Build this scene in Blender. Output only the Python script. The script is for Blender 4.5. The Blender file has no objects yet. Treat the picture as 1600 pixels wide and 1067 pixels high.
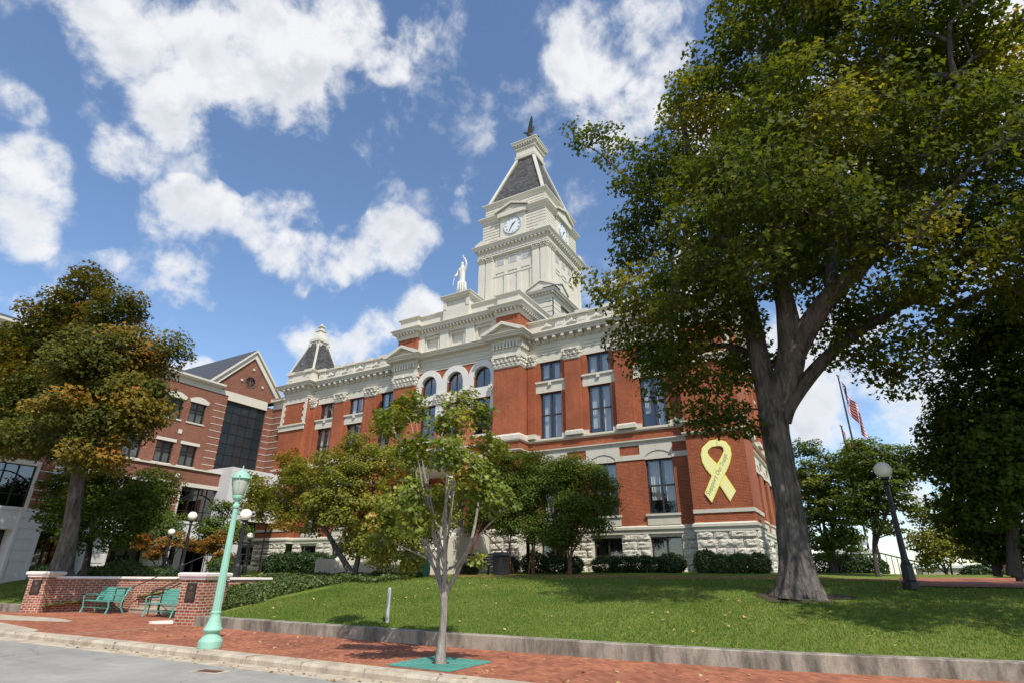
import bpy, math, random
import numpy as np
from mathutils import Vector, Matrix, noise as mnoise
rad = math.radians
sc = bpy.context.scene
col = sc.collection

# ---------------------------------------------------------------- camera
cam_d = bpy.data.cameras.new('camera'); cam = bpy.data.objects.new('camera', cam_d); col.objects.link(cam)
cam_d.sensor_width = 36; cam_d.lens = 877.24/1600*36; cam_d.clip_end = 3000; cam_d.clip_start = .1
_R = Vector((0.86729831, 0.49773576, 0.00726363)); _U = Vector((0.18543587, -0.33659241, 0.92321129)); _F = Vector((-0.46196016, 0.79935265, 0.38422409))
cam.matrix_world = Matrix(((_R.x,_U.x,-_F.x,0),(_R.y,_U.y,-_F.y,0),(_R.z,_U.z,-_F.z,1.6),(0,0,0,1)))
sc.camera = cam
# ---------------------------------------------------------------- light
SUN_EL, SUN_AZ = 51, 127      # azimuth clockwise from +Y
sv = Vector((math.sin(rad(SUN_AZ))*math.cos(rad(SUN_EL)), math.cos(rad(SUN_AZ))*math.cos(rad(SUN_EL)), math.sin(rad(SUN_EL))))
sun_d = bpy.data.lights.new('sun', 'SUN'); sun = bpy.data.objects.new('sun', sun_d); col.objects.link(sun)
sun_d.energy = 3.9; sun_d.angle = rad(.53); sun_d.color = (1.0, .95, .86)
sun.rotation_euler = (-sv).to_track_quat('-Z', 'Y').to_euler()
vs = sc.view_settings
vs.view_transform = 'Standard'; vs.look = 'None'; vs.gamma = 1; vs.use_curve_mapping = False; vs.exposure = 0.36
try:
    sc.cycles.max_bounces = 7; sc.cycles.diffuse_bounces = 3; sc.cycles.glossy_bounces = 3
    sc.cycles.transmission_bounces = 4; sc.cycles.transparent_max_bounces = 8
    sc.cycles.caustics_reflective = False; sc.cycles.caustics_refractive = False
except Exception: pass

# ---------------------------------------------------------------- node helpers
class NT:
    def __init__(s, nt): s.nt = nt; s.n = nt.nodes; s.l = nt.links; s.n.clear()
    def new(s, t, **k):
        n = s.n.new(t)
        for a, b in k.items():
            if a in n.bl_rna.properties: setattr(n, a, b)
        return n
    def link(s, a, b): s.l.new(a, b)
    def val(s, inp, v):
        if isinstance(v, bpy.types.NodeSocket): s.l.new(v, inp)
        else:
            try: inp.default_value = v
            except TypeError: inp.default_value = (v[0], v[1], v[2], 1) if len(v) == 3 else v
    def math(s, op, a, b=None, c=None, clamp=False):
        n = s.n.new('ShaderNodeMath'); n.operation = op; n.use_clamp = clamp
        s.val(n.inputs[0], a)
        if b is not None: s.val(n.inputs[1], b)
        if c is not None: s.val(n.inputs[2], c)
        return n.outputs[0]
    def mix(s, f, a, b, blend='MIX'):
        n = s.n.new('ShaderNodeMix'); n.data_type = 'RGBA'; n.blend_type = blend
        s.val(n.inputs['Factor'], f)
        for i, v in ((6, a), (7, b)):
            if isinstance(v, bpy.types.NodeSocket): s.l.new(v, n.inputs[i])
            else: n.inputs[i].default_value = (v[0], v[1], v[2], 1)
        return n.outputs[2]
    def noise(s, vec, scale, detail=4, rough=.55, dist=0, out='Fac'):
        n = s.n.new('ShaderNodeTexNoise'); s.l.new(vec, n.inputs['Vector'])
        n.inputs['Scale'].default_value = scale; n.inputs['Detail'].default_value = detail
        n.inputs['Roughness'].default_value = rough; n.inputs['Distortion'].default_value = dist
        return n.outputs[out]
    def ramp(s, f, stops, interp='LINEAR'):
        n = s.n.new('ShaderNodeValToRGB'); s.l.new(f, n.inputs[0]); e = n.color_ramp; e.interpolation = interp
        while len(e.elements) < len(stops): e.elements.new(.5)
        for el, (p, c) in zip(e.elements, stops):
            el.position = p; el.color = (c[0], c[1], c[2], 1) if hasattr(c, '__len__') else (c, c, c, 1)
        return n.outputs[0]
    def mr(s, v, a, b, c=0, d=1, smooth=False):
        n = s.n.new('ShaderNodeMapRange'); s.val(n.inputs['Value'], v)
        if smooth: n.interpolation_type = 'SMOOTHSTEP'
        for k, x in zip(('From Min', 'From Max', 'To Min', 'To Max'), (a, b, c, d)): n.inputs[k].default_value = x
        return n.outputs[0]

# ---------------------------------------------------------------- sky and clouds
BL = [(-0.716,0.205,0.667,0.081,1),(-0.662,0.284,0.694,0.105,1),(-0.609,0.371,0.701,0.095,1),(-0.606,0.306,0.735,0.089,1),(-0.519,0.39,0.761,0.063,0.9),(-0.734,0.28,0.619,0.064,0.8),(-0.629,0.422,0.653,0.054,0.8),(-0.745,0.204,0.635,0.044,0.8),(-0.448,0.461,0.766,0.035,0.8),(-0.42,0.455,0.785,0.031,0.7),(-0.493,0.457,0.741,0.028,0.6),(-0.859,0.203,0.469,0.068,1),(-0.882,0.211,0.422,0.05,1),(-0.857,0.244,0.453,0.041,0.9),(-0.855,0.175,0.488,0.041,0.9),(-0.843,0.203,0.499,0.036,0.8),(-0.794,0.274,0.543,0.041,0.7),(-0.821,0.158,0.549,0.029,0.55),(-0.801,0.204,0.562,0.033,0.45),(-0.742,0.35,0.571,0.032,0.5),(-0.781,0.364,0.508,0.044,0.6),(-0.808,0.333,0.486,0.03,0.5),(-0.754,0.401,0.521,0.032,0.6),(-0.71,0.457,0.535,0.061,0.95),(-0.674,0.494,0.549,0.044,0.9),(-0.737,0.455,0.5,0.037,0.8),(-0.711,0.513,0.482,0.052,0.85),(-0.661,0.56,0.499,0.034,0.75),(-0.696,0.559,0.452,0.041,0.75),(-0.59,0.612,0.527,0.059,0.95),(-0.638,0.59,0.495,0.036,0.8),(-0.542,0.647,0.536,0.037,0.8),(-0.493,0.673,0.551,0.027,0.6),(-0.467,0.661,0.588,0.027,0.45),(-0.689,0.594,0.416,0.042,-0.7),(-0.621,0.642,0.449,0.043,-0.6),(-0.539,0.685,0.49,0.036,-0.5),(-0.706,0.416,0.574,0.04,-0.4),(-0.633,0.504,0.588,0.057,-0.5),(-0.851,0.32,0.416,0.027,0.75),(-0.815,0.408,0.412,0.042,0.6),(-0.801,0.451,0.394,0.023,0.5),(-0.774,0.494,0.395,0.037,0.6),(-0.814,0.382,0.437,0.034,0.5),(-0.713,0.596,0.37,0.062,1),(-0.738,0.564,0.37,0.035,0.9),(-0.677,0.644,0.357,0.071,1),(-0.598,0.687,0.414,0.052,1),(-0.639,0.662,0.392,0.045,0.9),(-0.221,0.595,0.773,0.053,0.9),(-0.139,0.625,0.768,0.064,1),(-0.218,0.634,0.742,0.068,1),(-0.222,0.692,0.687,0.066,0.95),(-0.114,0.664,0.739,0.052,0.8),(-0.269,0.602,0.752,0.032,0.7),(-0.158,0.697,0.7,0.046,0.8),(-0.913,0.24,0.329,0.03,1),(-0.835,0.472,0.284,0.026,0.9),(-0.857,0.438,0.272,0.034,0.9),(-0.903,0.274,0.332,0.022,0.5),(-0.003,0.963,0.269,0.095,1),(0.097,0.96,0.263,0.095,1),(0.06,0.944,0.325,0.084,1),(0.162,0.944,0.286,0.068,1),(-0.038,0.946,0.323,0.081,1),(0.208,0.948,0.242,0.064,1),(-0.001,0.981,0.192,0.047,0.7),(0.103,0.978,0.181,0.035,0.8),(0.061,0.784,0.618,0.125,0.8),(0.255,0.733,0.631,0.06,0.9),(-0.064,0.749,0.66,0.053,0.8),(0.193,0.799,0.569,0.059,0.8),(0.064,0.993,0.104,0.039,0.6),(0.266,0.778,0.57,0.041,0.7)]

world = bpy.data.worlds.new('World'); sc.world = world; world.use_nodes = True
w = NT(world.node_tree)
sky = w.new('ShaderNodeTexSky'); sky.sky_type = 'NISHITA'; sky.sun_disc = False
sky.sun_elevation = rad(SUN_EL); sky.sun_rotation = rad(SUN_AZ); sky.altitude = 150; sky.air_density = 1.0; sky.dust_density = .5; sky.ozone_density = 2.2
tc = w.new('ShaderNodeTexCoord'); dirv = tc.outputs['Generated']
hs = w.new('ShaderNodeHueSaturation'); w.link(sky.outputs[0], hs.inputs['Color']); hs.inputs['Saturation'].default_value = 1.04; hs.inputs['Value'].default_value = 1.0
acc = None
for (bx, by, bz, ba, bs) in sorted(BL, key=lambda q: -q[4]):
    dn = w.new('ShaderNodeVectorMath', operation='DOT_PRODUCT'); w.link(dirv, dn.inputs[0]); dn.inputs[1].default_value = (bx, by, bz)
    c1 = math.cos(ba*1.12)
    m = w.mr(dn.outputs['Value'], c1, 1.0, 0, bs)
    acc = m if acc is None else (w.math('SMOOTH_MAX', acc, m, .12) if bs > 0 else w.math('ADD', acc, m))
sep = w.new('ShaderNodeSeparateXYZ'); w.link(dirv, sep.inputs[0])
# scattered cumulus elsewhere in the sky, well away from the part described above
wild = w.math('MULTIPLY', w.mr(w.noise(dirv, 2.6, 2, .5), .5, .66, 0, .8), w.mr(sep.outputs[1], .25, -.15, 0, 1))
acc = w.math('MAXIMUM', acc, wild)
n1 = w.noise(dirv, 7.5, 10, .60, .25)
n2 = w.noise(dirv, 22, 7, .62, .2)
nn = w.math('ADD', w.math('MULTIPLY', n1, .72), w.math('MULTIPLY', n2, .28))
dens = w.math('ADD', acc, w.math('MULTIPLY', w.math('SUBTRACT', nn, .5), 5.2))
alpha = w.mr(dens, .12, 1.08, 0, 1, True)
gate = w.mr(acc, 0.0, .16, 0, 1, True)
alpha = w.math('MULTIPLY', alpha, gate)
alpha = w.math('MULTIPLY', alpha, .94)
off = w.new('ShaderNodeVectorMath', operation='ADD'); w.link(dirv, off.inputs[0]); off.inputs[1].default_value = (sv.x*.03, sv.y*.03, sv.z*.03)
n1b = w.noise(off.outputs[0], 7.5, 5, .55, .25)
lit = w.mr(w.math('SUBTRACT', n1, n1b), -.07, .07, 0, 1)
thick = w.mr(dens, .55, 1.35, 0, 1, True)
low = w.mr(sep.outputs[2], .05, .40, 1, 0)
shade = w.math('MULTIPLY', thick, w.math('ADD', w.math('MULTIPLY', low, .55), w.math('MULTIPLY', w.math('SUBTRACT', 1.0, lit), .5)), clamp=True)
ccol = w.mix(shade, (.97, .975, .99), (.50, .54, .63))
b1 = w.new('ShaderNodeBackground'); w.link(hs.outputs[0], b1.inputs[0]); b1.inputs[1].default_value = .15
b2 = w.new('ShaderNodeBackground'); w.link(ccol, b2.inputs[0]); b2.inputs[1].default_value = .76
ms = w.new('ShaderNodeMixShader'); w.link(alpha, ms.inputs[0]); w.link(b1.outputs[0], ms.inputs[1]); w.link(b2.outputs[0], ms.inputs[2])
wo = w.new('ShaderNodeOutputWorld'); w.link(ms.outputs[0], wo.inputs[0])
world.cycles.sampling_method = 'MANUAL'; world.cycles.sample_map_resolution = 512

# ---------------------------------------------------------------- materials
M = {}
def mat(name):
    m = bpy.data.materials.new(name); m.use_nodes = True; M[name] = m
    t = NT(m.node_tree); o = t.new('ShaderNodeOutputMaterial'); p = t.new('ShaderNodeBsdfPrincipled')
    t.link(p.outputs[0], o.inputs[0]); t.out = o; t.p = p; return t
def bump(t, h, strength, dist=.02):
    b = t.new('ShaderNodeBump'); b.inputs['Strength'].default_value = strength; b.inputs['Distance'].default_value = dist
    t.link(h, b.inputs['Height']); t.link(b.outputs[0], t.p.inputs['Normal'])
def simple(name, c, rough=.6, metal=0, var=.12, scale=3, b=.0, spec=.5):
    t = mat(name); g = t.new('ShaderNodeNewGeometry').outputs['Position']
    n = t.noise(g, scale, 5); n2 = t.noise(g, scale*9, 3)
    k = t.math('ADD', t.math('MULTIPLY', n, .6), t.math('MULTIPLY', n2, .4))
    c0 = [x*(1-var) for x in c]; c1 = [min(1, x*(1+var)) for x in c]
    t.link(t.ramp(k, [(.3, c0), (.7, c1)]), t.p.inputs['Base Color'])
    t.p.inputs['Roughness'].default_value = rough; t.p.inputs['Metallic'].default_value = metal
    t.p.inputs['Specular IOR Level'].default_value = spec
    if b: bump(t, n2, b)
    return t
def brick(name, c1, c2, mortar, bw=.215, bh=.075, ms=.01, rough=.85, stain=.12, offset=.5, bumps=.5, uvrot=0):
    t = mat(name); uv = t.new('ShaderNodeTexCoord').outputs['UV']; g = t.new('ShaderNodeNewGeometry').outputs['Position']
    if uvrot:
        mp = t.new('ShaderNodeMapping'); mp.inputs['Rotation'].default_value = (0, 0, rad(uvrot)); t.link(uv, mp.inputs[0]); uv = mp.outputs[0]
    b = t.new('ShaderNodeTexBrick'); t.link(uv, b.inputs['Vector']); b.offset = offset
    b.inputs['Scale'].default_value = 1; b.inputs['Brick Width'].default_value = bw; b.inputs['Row Height'].default_value = bh
    b.inputs['Mortar Size'].default_value = ms; b.inputs['Mortar Smooth'].default_value = .2; b.inputs['Bias'].default_value = 0
    b.inputs['Color1'].default_value = (*c1, 1); b.inputs['Color2'].default_value = (*c2, 1); b.inputs['Mortar'].default_value = (*mortar, 1)
    st = t.noise(g, .55, 6, .6); st2 = t.noise(g, 14, 3)
    mp = t.new('ShaderNodeMapping'); t.link(g, mp.inputs[0]); mp.inputs['Scale'].default_value = (2.6, 2.6, .22)
    st3 = t.noise(mp.outputs[0], 1.3, 6, .65)
    k = t.math('MULTIPLY', t.mr(st, .3, .7, 1-stain, 1+stain), t.mr(st2, .25, .75, .85, 1.15))
    k = t.math('MULTIPLY', k, t.mr(st3, .35, .75, 1.05, .84))
    t.link(t.mix(1, b.outputs['Color'], t.ramp(k, [(0, 0), (1, 1)]) if False else k, 'MULTIPLY'), t.p.inputs['Base Color'])
    t.p.inputs['Roughness'].default_value = rough; t.p.inputs['Specular IOR Level'].default_value = .25
    if bumps: bump(t, t.math('SUBTRACT', 1.0, b.outputs['Fac']), bumps, .008)
    return t
brick('red_brick', (.36, .082, .032), (.245, .052, .022), (.38, .18, .10), .205, .072, .010, stain=.2)
brick('brown_brick', (.235, .082, .05), (.145, .052, .034), (.33, .19, .13), .205, .072, .008)
brick('garden_brick', (.34, .105, .058), (.18, .052, .032), (.48, .38, .30), .21, .085, .013, stain=.25)
WS = (.60, .567, .475)
simple('white_cast', (.62, .60, .56), .8, var=.05, scale=.8)
simple('grey_white', (.58, .57, .57), .8, var=.05, scale=.6)
simple('cap_stone', (.74, .66, .60), .8, var=.10, scale=2)
brick('slate', (.115, .112, .108), (.048, .046, .048), (.03, .03, .03), .26, .17, .006, stain=.3)
simple('shingle', (.05, .055, .065), .85, var=.3, scale=5)
simple('window_frame', (.035, .027, .023), .5, var=.1)
simple('black_iron', (.012, .012, .014), .45, var=.2)
simple('teal_paint', (.27, .50, .39), .6, var=.12, scale=5)
simple('green_paint', (.10, .33, .265), .55, var=.16, scale=6)
simple('dark_bin', (.02, .022, .024), .6)
simple('green_bin', (.02, .16, .10), .5)
simple('grey_post', (.52, .53, .55), .4, metal=.3, var=.08)
simple('bronze', (.035, .032, .03), .45, metal=.3)
simple('statue_white', (.60, .58, .53), .6, var=.04)
simple('plaque', (.03, .018, .014), .4, var=.3)
simple('interior', (.03, .03, .035), .9)  # near-black solid block, its colour standing for the darkness of unlit rooms
simple('curtain', (.72, .72, .70), .85, var=.06, scale=1.5)
simple('clock_white', (.68, .70, .70), .4, var=.02)
simple('clock_black', (.02, .02, .02), .5)
simple('clock_ring', (.30, .38, .40), .5)
simple('yellow', (.95, .92, .40), .5, var=.03)
simple('yellow_edge', (.93, .78, .08), .5, var=.03)
simple('ribbon_ink', (.36, .36, .16), .6)
simple('mulch', (.055, .038, .026), .95, var=.4, scale=9, b=.6)
simple('rust', (.15, .07, .045), .8, var=.3)
simple('far_white', (.66, .66, .68), .8)
simple('far_red', (.36, .13, .08), .8)
simple('far_tan', (.42, .33, .26), .85, var=.2, scale=.4)
simple('opal', (.90, .87, .76), .45, var=.02, spec=.3)
simple('lamp_glass', (.42, .44, .36), .2, var=.1)
def roughstone():
    t = simple('rock_stone', (.66, .615, .525), .9, var=.17, scale=1.6)
    g = t.new('ShaderNodeNewGeometry').outputs['Position']
    h = t.math('ADD', t.noise(g, 4.5, 6, .62, .4), t.math('MULTIPLY', t.noise(g, 19, 4), .35)); bump(t, h, 1.0, .14)
roughstone()
def streaky(name, c, dirt, b=.25):
    # concrete with rain streaks running down its faces
    t = mat(name); g = t.new('ShaderNodeNewGeometry').outputs['Position']
    mp = t.new('ShaderNodeMapping'); t.link(g, mp.inputs[0]); mp.inputs['Scale'].default_value = (1.6, 1.6, .5)
    n = t.noise(mp.outputs[0], 1.6, 8, .68, .3); n2 = t.noise(g, 30, 3)
    cc = t.ramp(n, [(.42, c), (.52, [(a+b_)/2 for a, b_ in zip(c, dirt)]), (.64, dirt)])
    cc = t.mix(1, cc, t.mr(n2, .25, .75, .86, 1.14), 'MULTIPLY')
    t.link(cc, t.p.inputs['Base Color']); t.p.inputs['Roughness'].default_value = .9; t.p.inputs['Specular IOR Level'].default_value = .2
    bump(t, n2, b, .01)
def weathered(name, c, d):
    # painted stone and metal: rain streaks, soot patches and slight yellowing
    t = mat(name); g = t.new('ShaderNodeNewGeometry').outputs['Position']
    mp = t.new('ShaderNodeMapping'); t.link(g, mp.inputs[0]); mp.inputs['Scale'].default_value = (3.2, 3.2, .35)
    n = t.noise(mp.outputs[0], 1.5, 7, .7, .2); n2 = t.noise(g, .8, 5, .6); n3 = t.noise(g, 16, 3)
    k = t.math('ADD', t.math('MULTIPLY', n, .6), t.math('MULTIPLY', n2, .4))
    cc = t.ramp(k, [(.40, c), (.54, [x*.95 for x in c]), (.70, d)])
    t.link(t.mix(1, cc, t.mr(n3, .25, .75, .94, 1.05), 'MULTIPLY'), t.p.inputs['Base Color']); t.p.inputs['Roughness'].default_value = .75; t.p.inputs['Specular IOR Level'].default_value = .3
    bump(t, n3, .12, .01)
weathered('white_stone', WS, (.46, .43, .345))
streaky('old_concrete', (.35, .31, .25), (.12, .105, .085))
streaky('pale_concrete', (.50, .43, .33), (.33, .27, .20))
def asphalt():
    t = mat('asphalt'); g = t.new('ShaderNodeNewGeometry').outputs['Position']
    n = t.noise(g, .35, 6, .6, .5); n2 = t.noise(g, 45, 3, .7); n3 = t.noise(g, 3, 5, .6)
    mp = t.new('ShaderNodeMapping'); t.link(g, mp.inputs[0]); mp.inputs['Scale'].default_value = (.12, 1.5, 1)
    n4 = t.noise(mp.outputs[0], 1.0, 4)
    vo = t.new('ShaderNodeTexVoronoi'); vo.feature = 'DISTANCE_TO_EDGE'; vo.inputs['Scale'].default_value = .22; wn = t.new('ShaderNodeVectorMath', operation='ADD'); t.link(g, wn.inputs[0]); t.link(t.noise(g, 1.2, 5, .7, 0, 'Color'), wn.inputs[1]); t.link(wn.outputs[0], vo.inputs['Vector'])
    crack = t.mr(vo.outputs['Distance'], .0, .006, .62, 1)
    k = t.math('ADD', t.math('MULTIPLY', n, .35), t.math('MULTIPLY', n3, .2)); k = t.math('ADD', k, t.math('MULTIPLY', n4, .2)); k = t.math('ADD', k, t.math('MULTIPLY', n2, .25))
    t.link(t.mix(1, t.ramp(k, [(.38, (.22, .208, .185)), (.5, (.30, .288, .26)), (.61, (.38, .363, .325))]), crack, 'MULTIPLY'), t.p.inputs['Base Color'])
    t.p.inputs['Roughness'].default_value = .92; t.p.inputs['Specular IOR Level'].default_value = .2; bump(t, n2, .5, .01)
asphalt()
def paver():
    t = brick('paver', (.42, .155, .082), (.26, .088, .05), (.22, .11, .07), .20, .10, .006, stain=.28, bumps=.3, uvrot=45)
    # patches of different bricks
paver()
def grass():
    t = mat('grass_ground'); g = t.new('ShaderNodeNewGeometry').outputs['Position']
    n = t.noise(g, .45, 6, .65); n2 = t.noise(g, 24, 4, .7); n3 = t.noise(g, 3.2, 5, .65)
    k = t.math('ADD', t.math('MULTIPLY', n, .4), t.math('ADD', t.math('MULTIPLY', n2, .35), t.math('MULTIPLY', n3, .25)))
    t.link(t.ramp(k, [(.34, (.062, .105, .015)), (.5, (.125, .175, .028)), (.67, (.25, .25, .07))]), t.p.inputs['Base Color'])
    t.p.inputs['Roughness'].default_value = .9; t.p.inputs['Specular IOR Level'].default_value = .15; bump(t, n2, .8, .03)
grass()
def leafmat(name, stops, trans=.35, rough=.45, shine=.35, patch=None):
    """tone attribute = random per leaf, with highlights painted on clump tops; patch = broad drift of autumn colour through a crown"""
    m = bpy.data.materials.new(name); m.use_nodes = True; M[name] = m
    t = NT(m.node_tree); o = t.new('ShaderNodeOutputMaterial'); p = t.new('ShaderNodeBsdfPrincipled')
    a = t.new('ShaderNodeAttribute', attribute_name='tone')
    f = a.outputs['Fac']
    c = t.ramp(f, stops)
    t.link(c, p.inputs['Base Color']); p.inputs['Roughness'].default_value = rough; p.inputs['Specular IOR Level'].default_value = shine
    tr = t.new('ShaderNodeBsdfTranslucent'); t.link(t.mix(1, c, (1.25, 1.2, .5), 'MULTIPLY'), tr.inputs[0])
    x = t.new('ShaderNodeMixShader'); x.inputs[0].default_value = trans; t.link(p.outputs[0], x.inputs[1]); t.link(tr.outputs[0], x.inputs[2])
    t.link(x.outputs[0], o.inputs[0])
leafmat('maple_leaf', [(0, (.040, .058, .008)), (.35, (.084, .108, .015)), (.6, (.19, .20, .026)), (.82, (.35, .30, .045)), (1, (.42, .21, .038))], .50, .6, .15)
leafmat('autumn_leaf', [(0, (.034, .050, .009)), (.35, (.080, .092, .014)), (.65, (.18, .14, .02)), (.9, (.28, .165, .025)), (1, (.32, .12, .02))], .35, .6, .15)
leafmat('young_leaf', [(0, (.09, .14, .02)), (.45, (.19, .24, .032)), (.7, (.34, .34, .05)), (.88, (.42, .27, .055)), (1, (.40, .13, .035))], .42)
leafmat('dogwood_leaf', [(0, (.095, .125, .02)), (.4, (.24, .25, .04)), (.68, (.38, .31, .055)), (.85, (.36, .15, .045)), (1, (.30, .06, .035))], .42, .55, .2)
leafmat('dark_leaf', [(0, (.045, .072, .011)), (.55, (.10, .145, .02)), (1, (.25, .26, .04))], .45, .6, .15)
leafmat('fresh_leaf', [(0, (.062, .098, .016)), (.5, (.14, .19, .03)), (1, (.28, .30, .055))], .42, .55, .2)
leafmat('orange_leaf', [(0, (.06, .09, .02)), (.4, (.16, .13, .025)), (.6, (.40, .17, .03)), (1, (.48, .16, .03))], .4)
leafmat('hedge_leaf', [(0, (.014, .036, .010)), (.6, (.035, .07, .017)), (1, (.08, .12, .03))], .2)
leafmat('juniper', [(0, (.035, .065, .015)), (.6, (.08, .12, .025)), (1, (.15, .17, .05))], .2)
leafmat('litter', [(0, (.45, .30, .10)), (.5, (.50, .40, .18)), (1, (.30, .10, .05))], .1)
leafmat('grass_blade', [(0, (.07, .135, .016)), (.6, (.145, .21, .03)), (1, (.32, .32, .10))], .35, .5, .3)
def bark(name, c0, c1, sc_=6):
    t = mat(name); g = t.new('ShaderNodeNewGeometry').outputs['Position']
    mp = t.new('ShaderNodeMapping'); t.link(g, mp.inputs[0]); mp.inputs['Scale'].default_value = (1, 1, .18)
    n = t.noise(mp.outputs[0], sc_, 8, .7, .6); n2 = t.noise(g, 1.2, 4)
    c = t.ramp(t.math('ADD', t.math('MULTIPLY', n, .7), t.math('MULTIPLY', n2, .3)), [(.38, c0), (.62, c1)])
    t.link(c, t.p.inputs['Base Color']); t.p.inputs['Roughness'].default_value = .95; t.p.inputs['Specular IOR Level'].default_value = .15
    bump(t, n, 1.0, .14)
bark('bark', (.048, .042, .036), (.22, .195, .17), 9); bark('pale_bark', (.30, .255, .215), (.58, .51, .44), 14)  # wide dark-to-pale range of the first bark also paints sunlit patches on trunks
bark('red_bark', (.13, .055, .035), (.34, .16, .10), 10); bark('dark_bark', (.05, .04, .035), (.13, .11, .09))
def glassmat(name, tint, refl, rough=.02):
    m = bpy.data.materials.new(name); m.use_nodes = True; M[name] = m
    t = NT(m.node_tree); o = t.new('ShaderNodeOutputMaterial')
    tr = t.new('ShaderNodeBsdfTransparent'); tr.inputs[0].default_value = (*tint, 1)
    gl = t.new('ShaderNodeBsdfGlossy'); gl.inputs['Roughness'].default_value = rough; gl.inputs[0].default_value = (.95, .97, 1, 1)
    lw = t.new('ShaderNodeLayerWeight'); lw.inputs['Blend'].default_value = .35
    g = t.new('ShaderNodeNewGeometry').outputs['Position']
    b = t.new('ShaderNodeBump'); b.inputs['Strength'].default_value = .12; b.inputs['Distance'].default_value = .02; t.link(t.noise(g, .9, 2), b.inputs['Height']); t.link(b.outputs[0], gl.inputs['Normal'])
    f = t.mr(lw.outputs['Facing'], 0, 1, refl, min(1, refl+.55))
    x = t.new('ShaderNodeMixShader'); t.link(f, x.inputs[0]); t.link(tr.outputs[0], x.inputs[1]); t.link(gl.outputs[0], x.inputs[2]); t.link(x.outputs[0], o.inputs[0])
glassmat('glass', (.80, .82, .82), .09)
glassmat('dark_glass', (.22, .25, .27), .13)
simple('tinted_glass', (.020, .028, .034), .16, var=.25, scale=.25, spec=.5)
simple('blind', (.27, .29, .28), .8)
glassmat('soft_glass', (.66, .70, .70), .05, .06)
def flagmat():
    t = mat('flag_cloth'); uv = t.new('ShaderNodeTexCoord').outputs['UV']; s = t.new('ShaderNodeSeparateXYZ'); t.link(uv, s.inputs[0])
    u, v = s.outputs[0], s.outputs[1]
    st = t.math('GREATER_THAN', t.math('FRACT', t.math('MULTIPLY', v, 6.5)), .5)
    c = t.mix(st, (.55, .02, .035), (.80, .78, .78))
    cant = t.math('MULTIPLY', t.math('LESS_THAN', u, .4), t.math('GREATER_THAN', v, .4615))
    # star grid
    fu = t.math('SUBTRACT', t.math('FRACT', t.math('MULTIPLY', u, 15)), .5); fv = t.math('SUBTRACT', t.math('FRACT', t.math('MULTIPLY', v, 9)), .5)
    d = t.math('SQRT', t.math('ADD', t.math('MULTIPLY', fu, fu), t.math('MULTIPLY', fv, fv)))
    blue = t.mix(t.math('LESS_THAN', d, .24), (.02, .03, .14), (.8, .8, .8))
    t.link(t.mix(cant, c, blue), t.p.inputs['Base Color']); t.p.inputs['Roughness'].default_value = .8
flagmat()
simple('red_cloth', (.50, .02, .03), .8)

# ---------------------------------------------------------------- mesh helpers
ORG = {}
def place_mesh(name, me, m, parent):
    me.materials.append(M[m] if isinstance(m, str) else m)
    o = bpy.data.objects.new(name, me); col.objects.link(o)
    if parent is not None: o.parent = parent
    ORG[o] = ORG.get(parent, Vector((0, 0, 0)))
    return o
def box_uv(me):
    n = len(me.loops); uvl = me.uv_layers.new(name='UVMap')
    co = np.empty(len(me.vertices)*3, 'f'); me.vertices.foreach_get('co', co); co = co.reshape(-1, 3)
    li = np.empty(n, 'i'); me.loops.foreach_get('vertex_index', li)
    pn = np.empty(len(me.polygons)*3, 'f'); me.polygons.foreach_get('normal', pn); pn = np.abs(pn.reshape(-1, 3))
    lt = np.empty(len(me.polygons), 'i'); me.polygons.foreach_get('loop_total', lt)
    ax = np.repeat(pn.argmax(1), lt); p = co[li]
    uv = np.where((ax == 0)[:, None], p[:, [1, 2]], np.where((ax == 1)[:, None], p[:, [0, 2]], p[:, [0, 1]]))
    uvl.data.foreach_set('uv', uv.astype('f').ravel())
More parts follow.
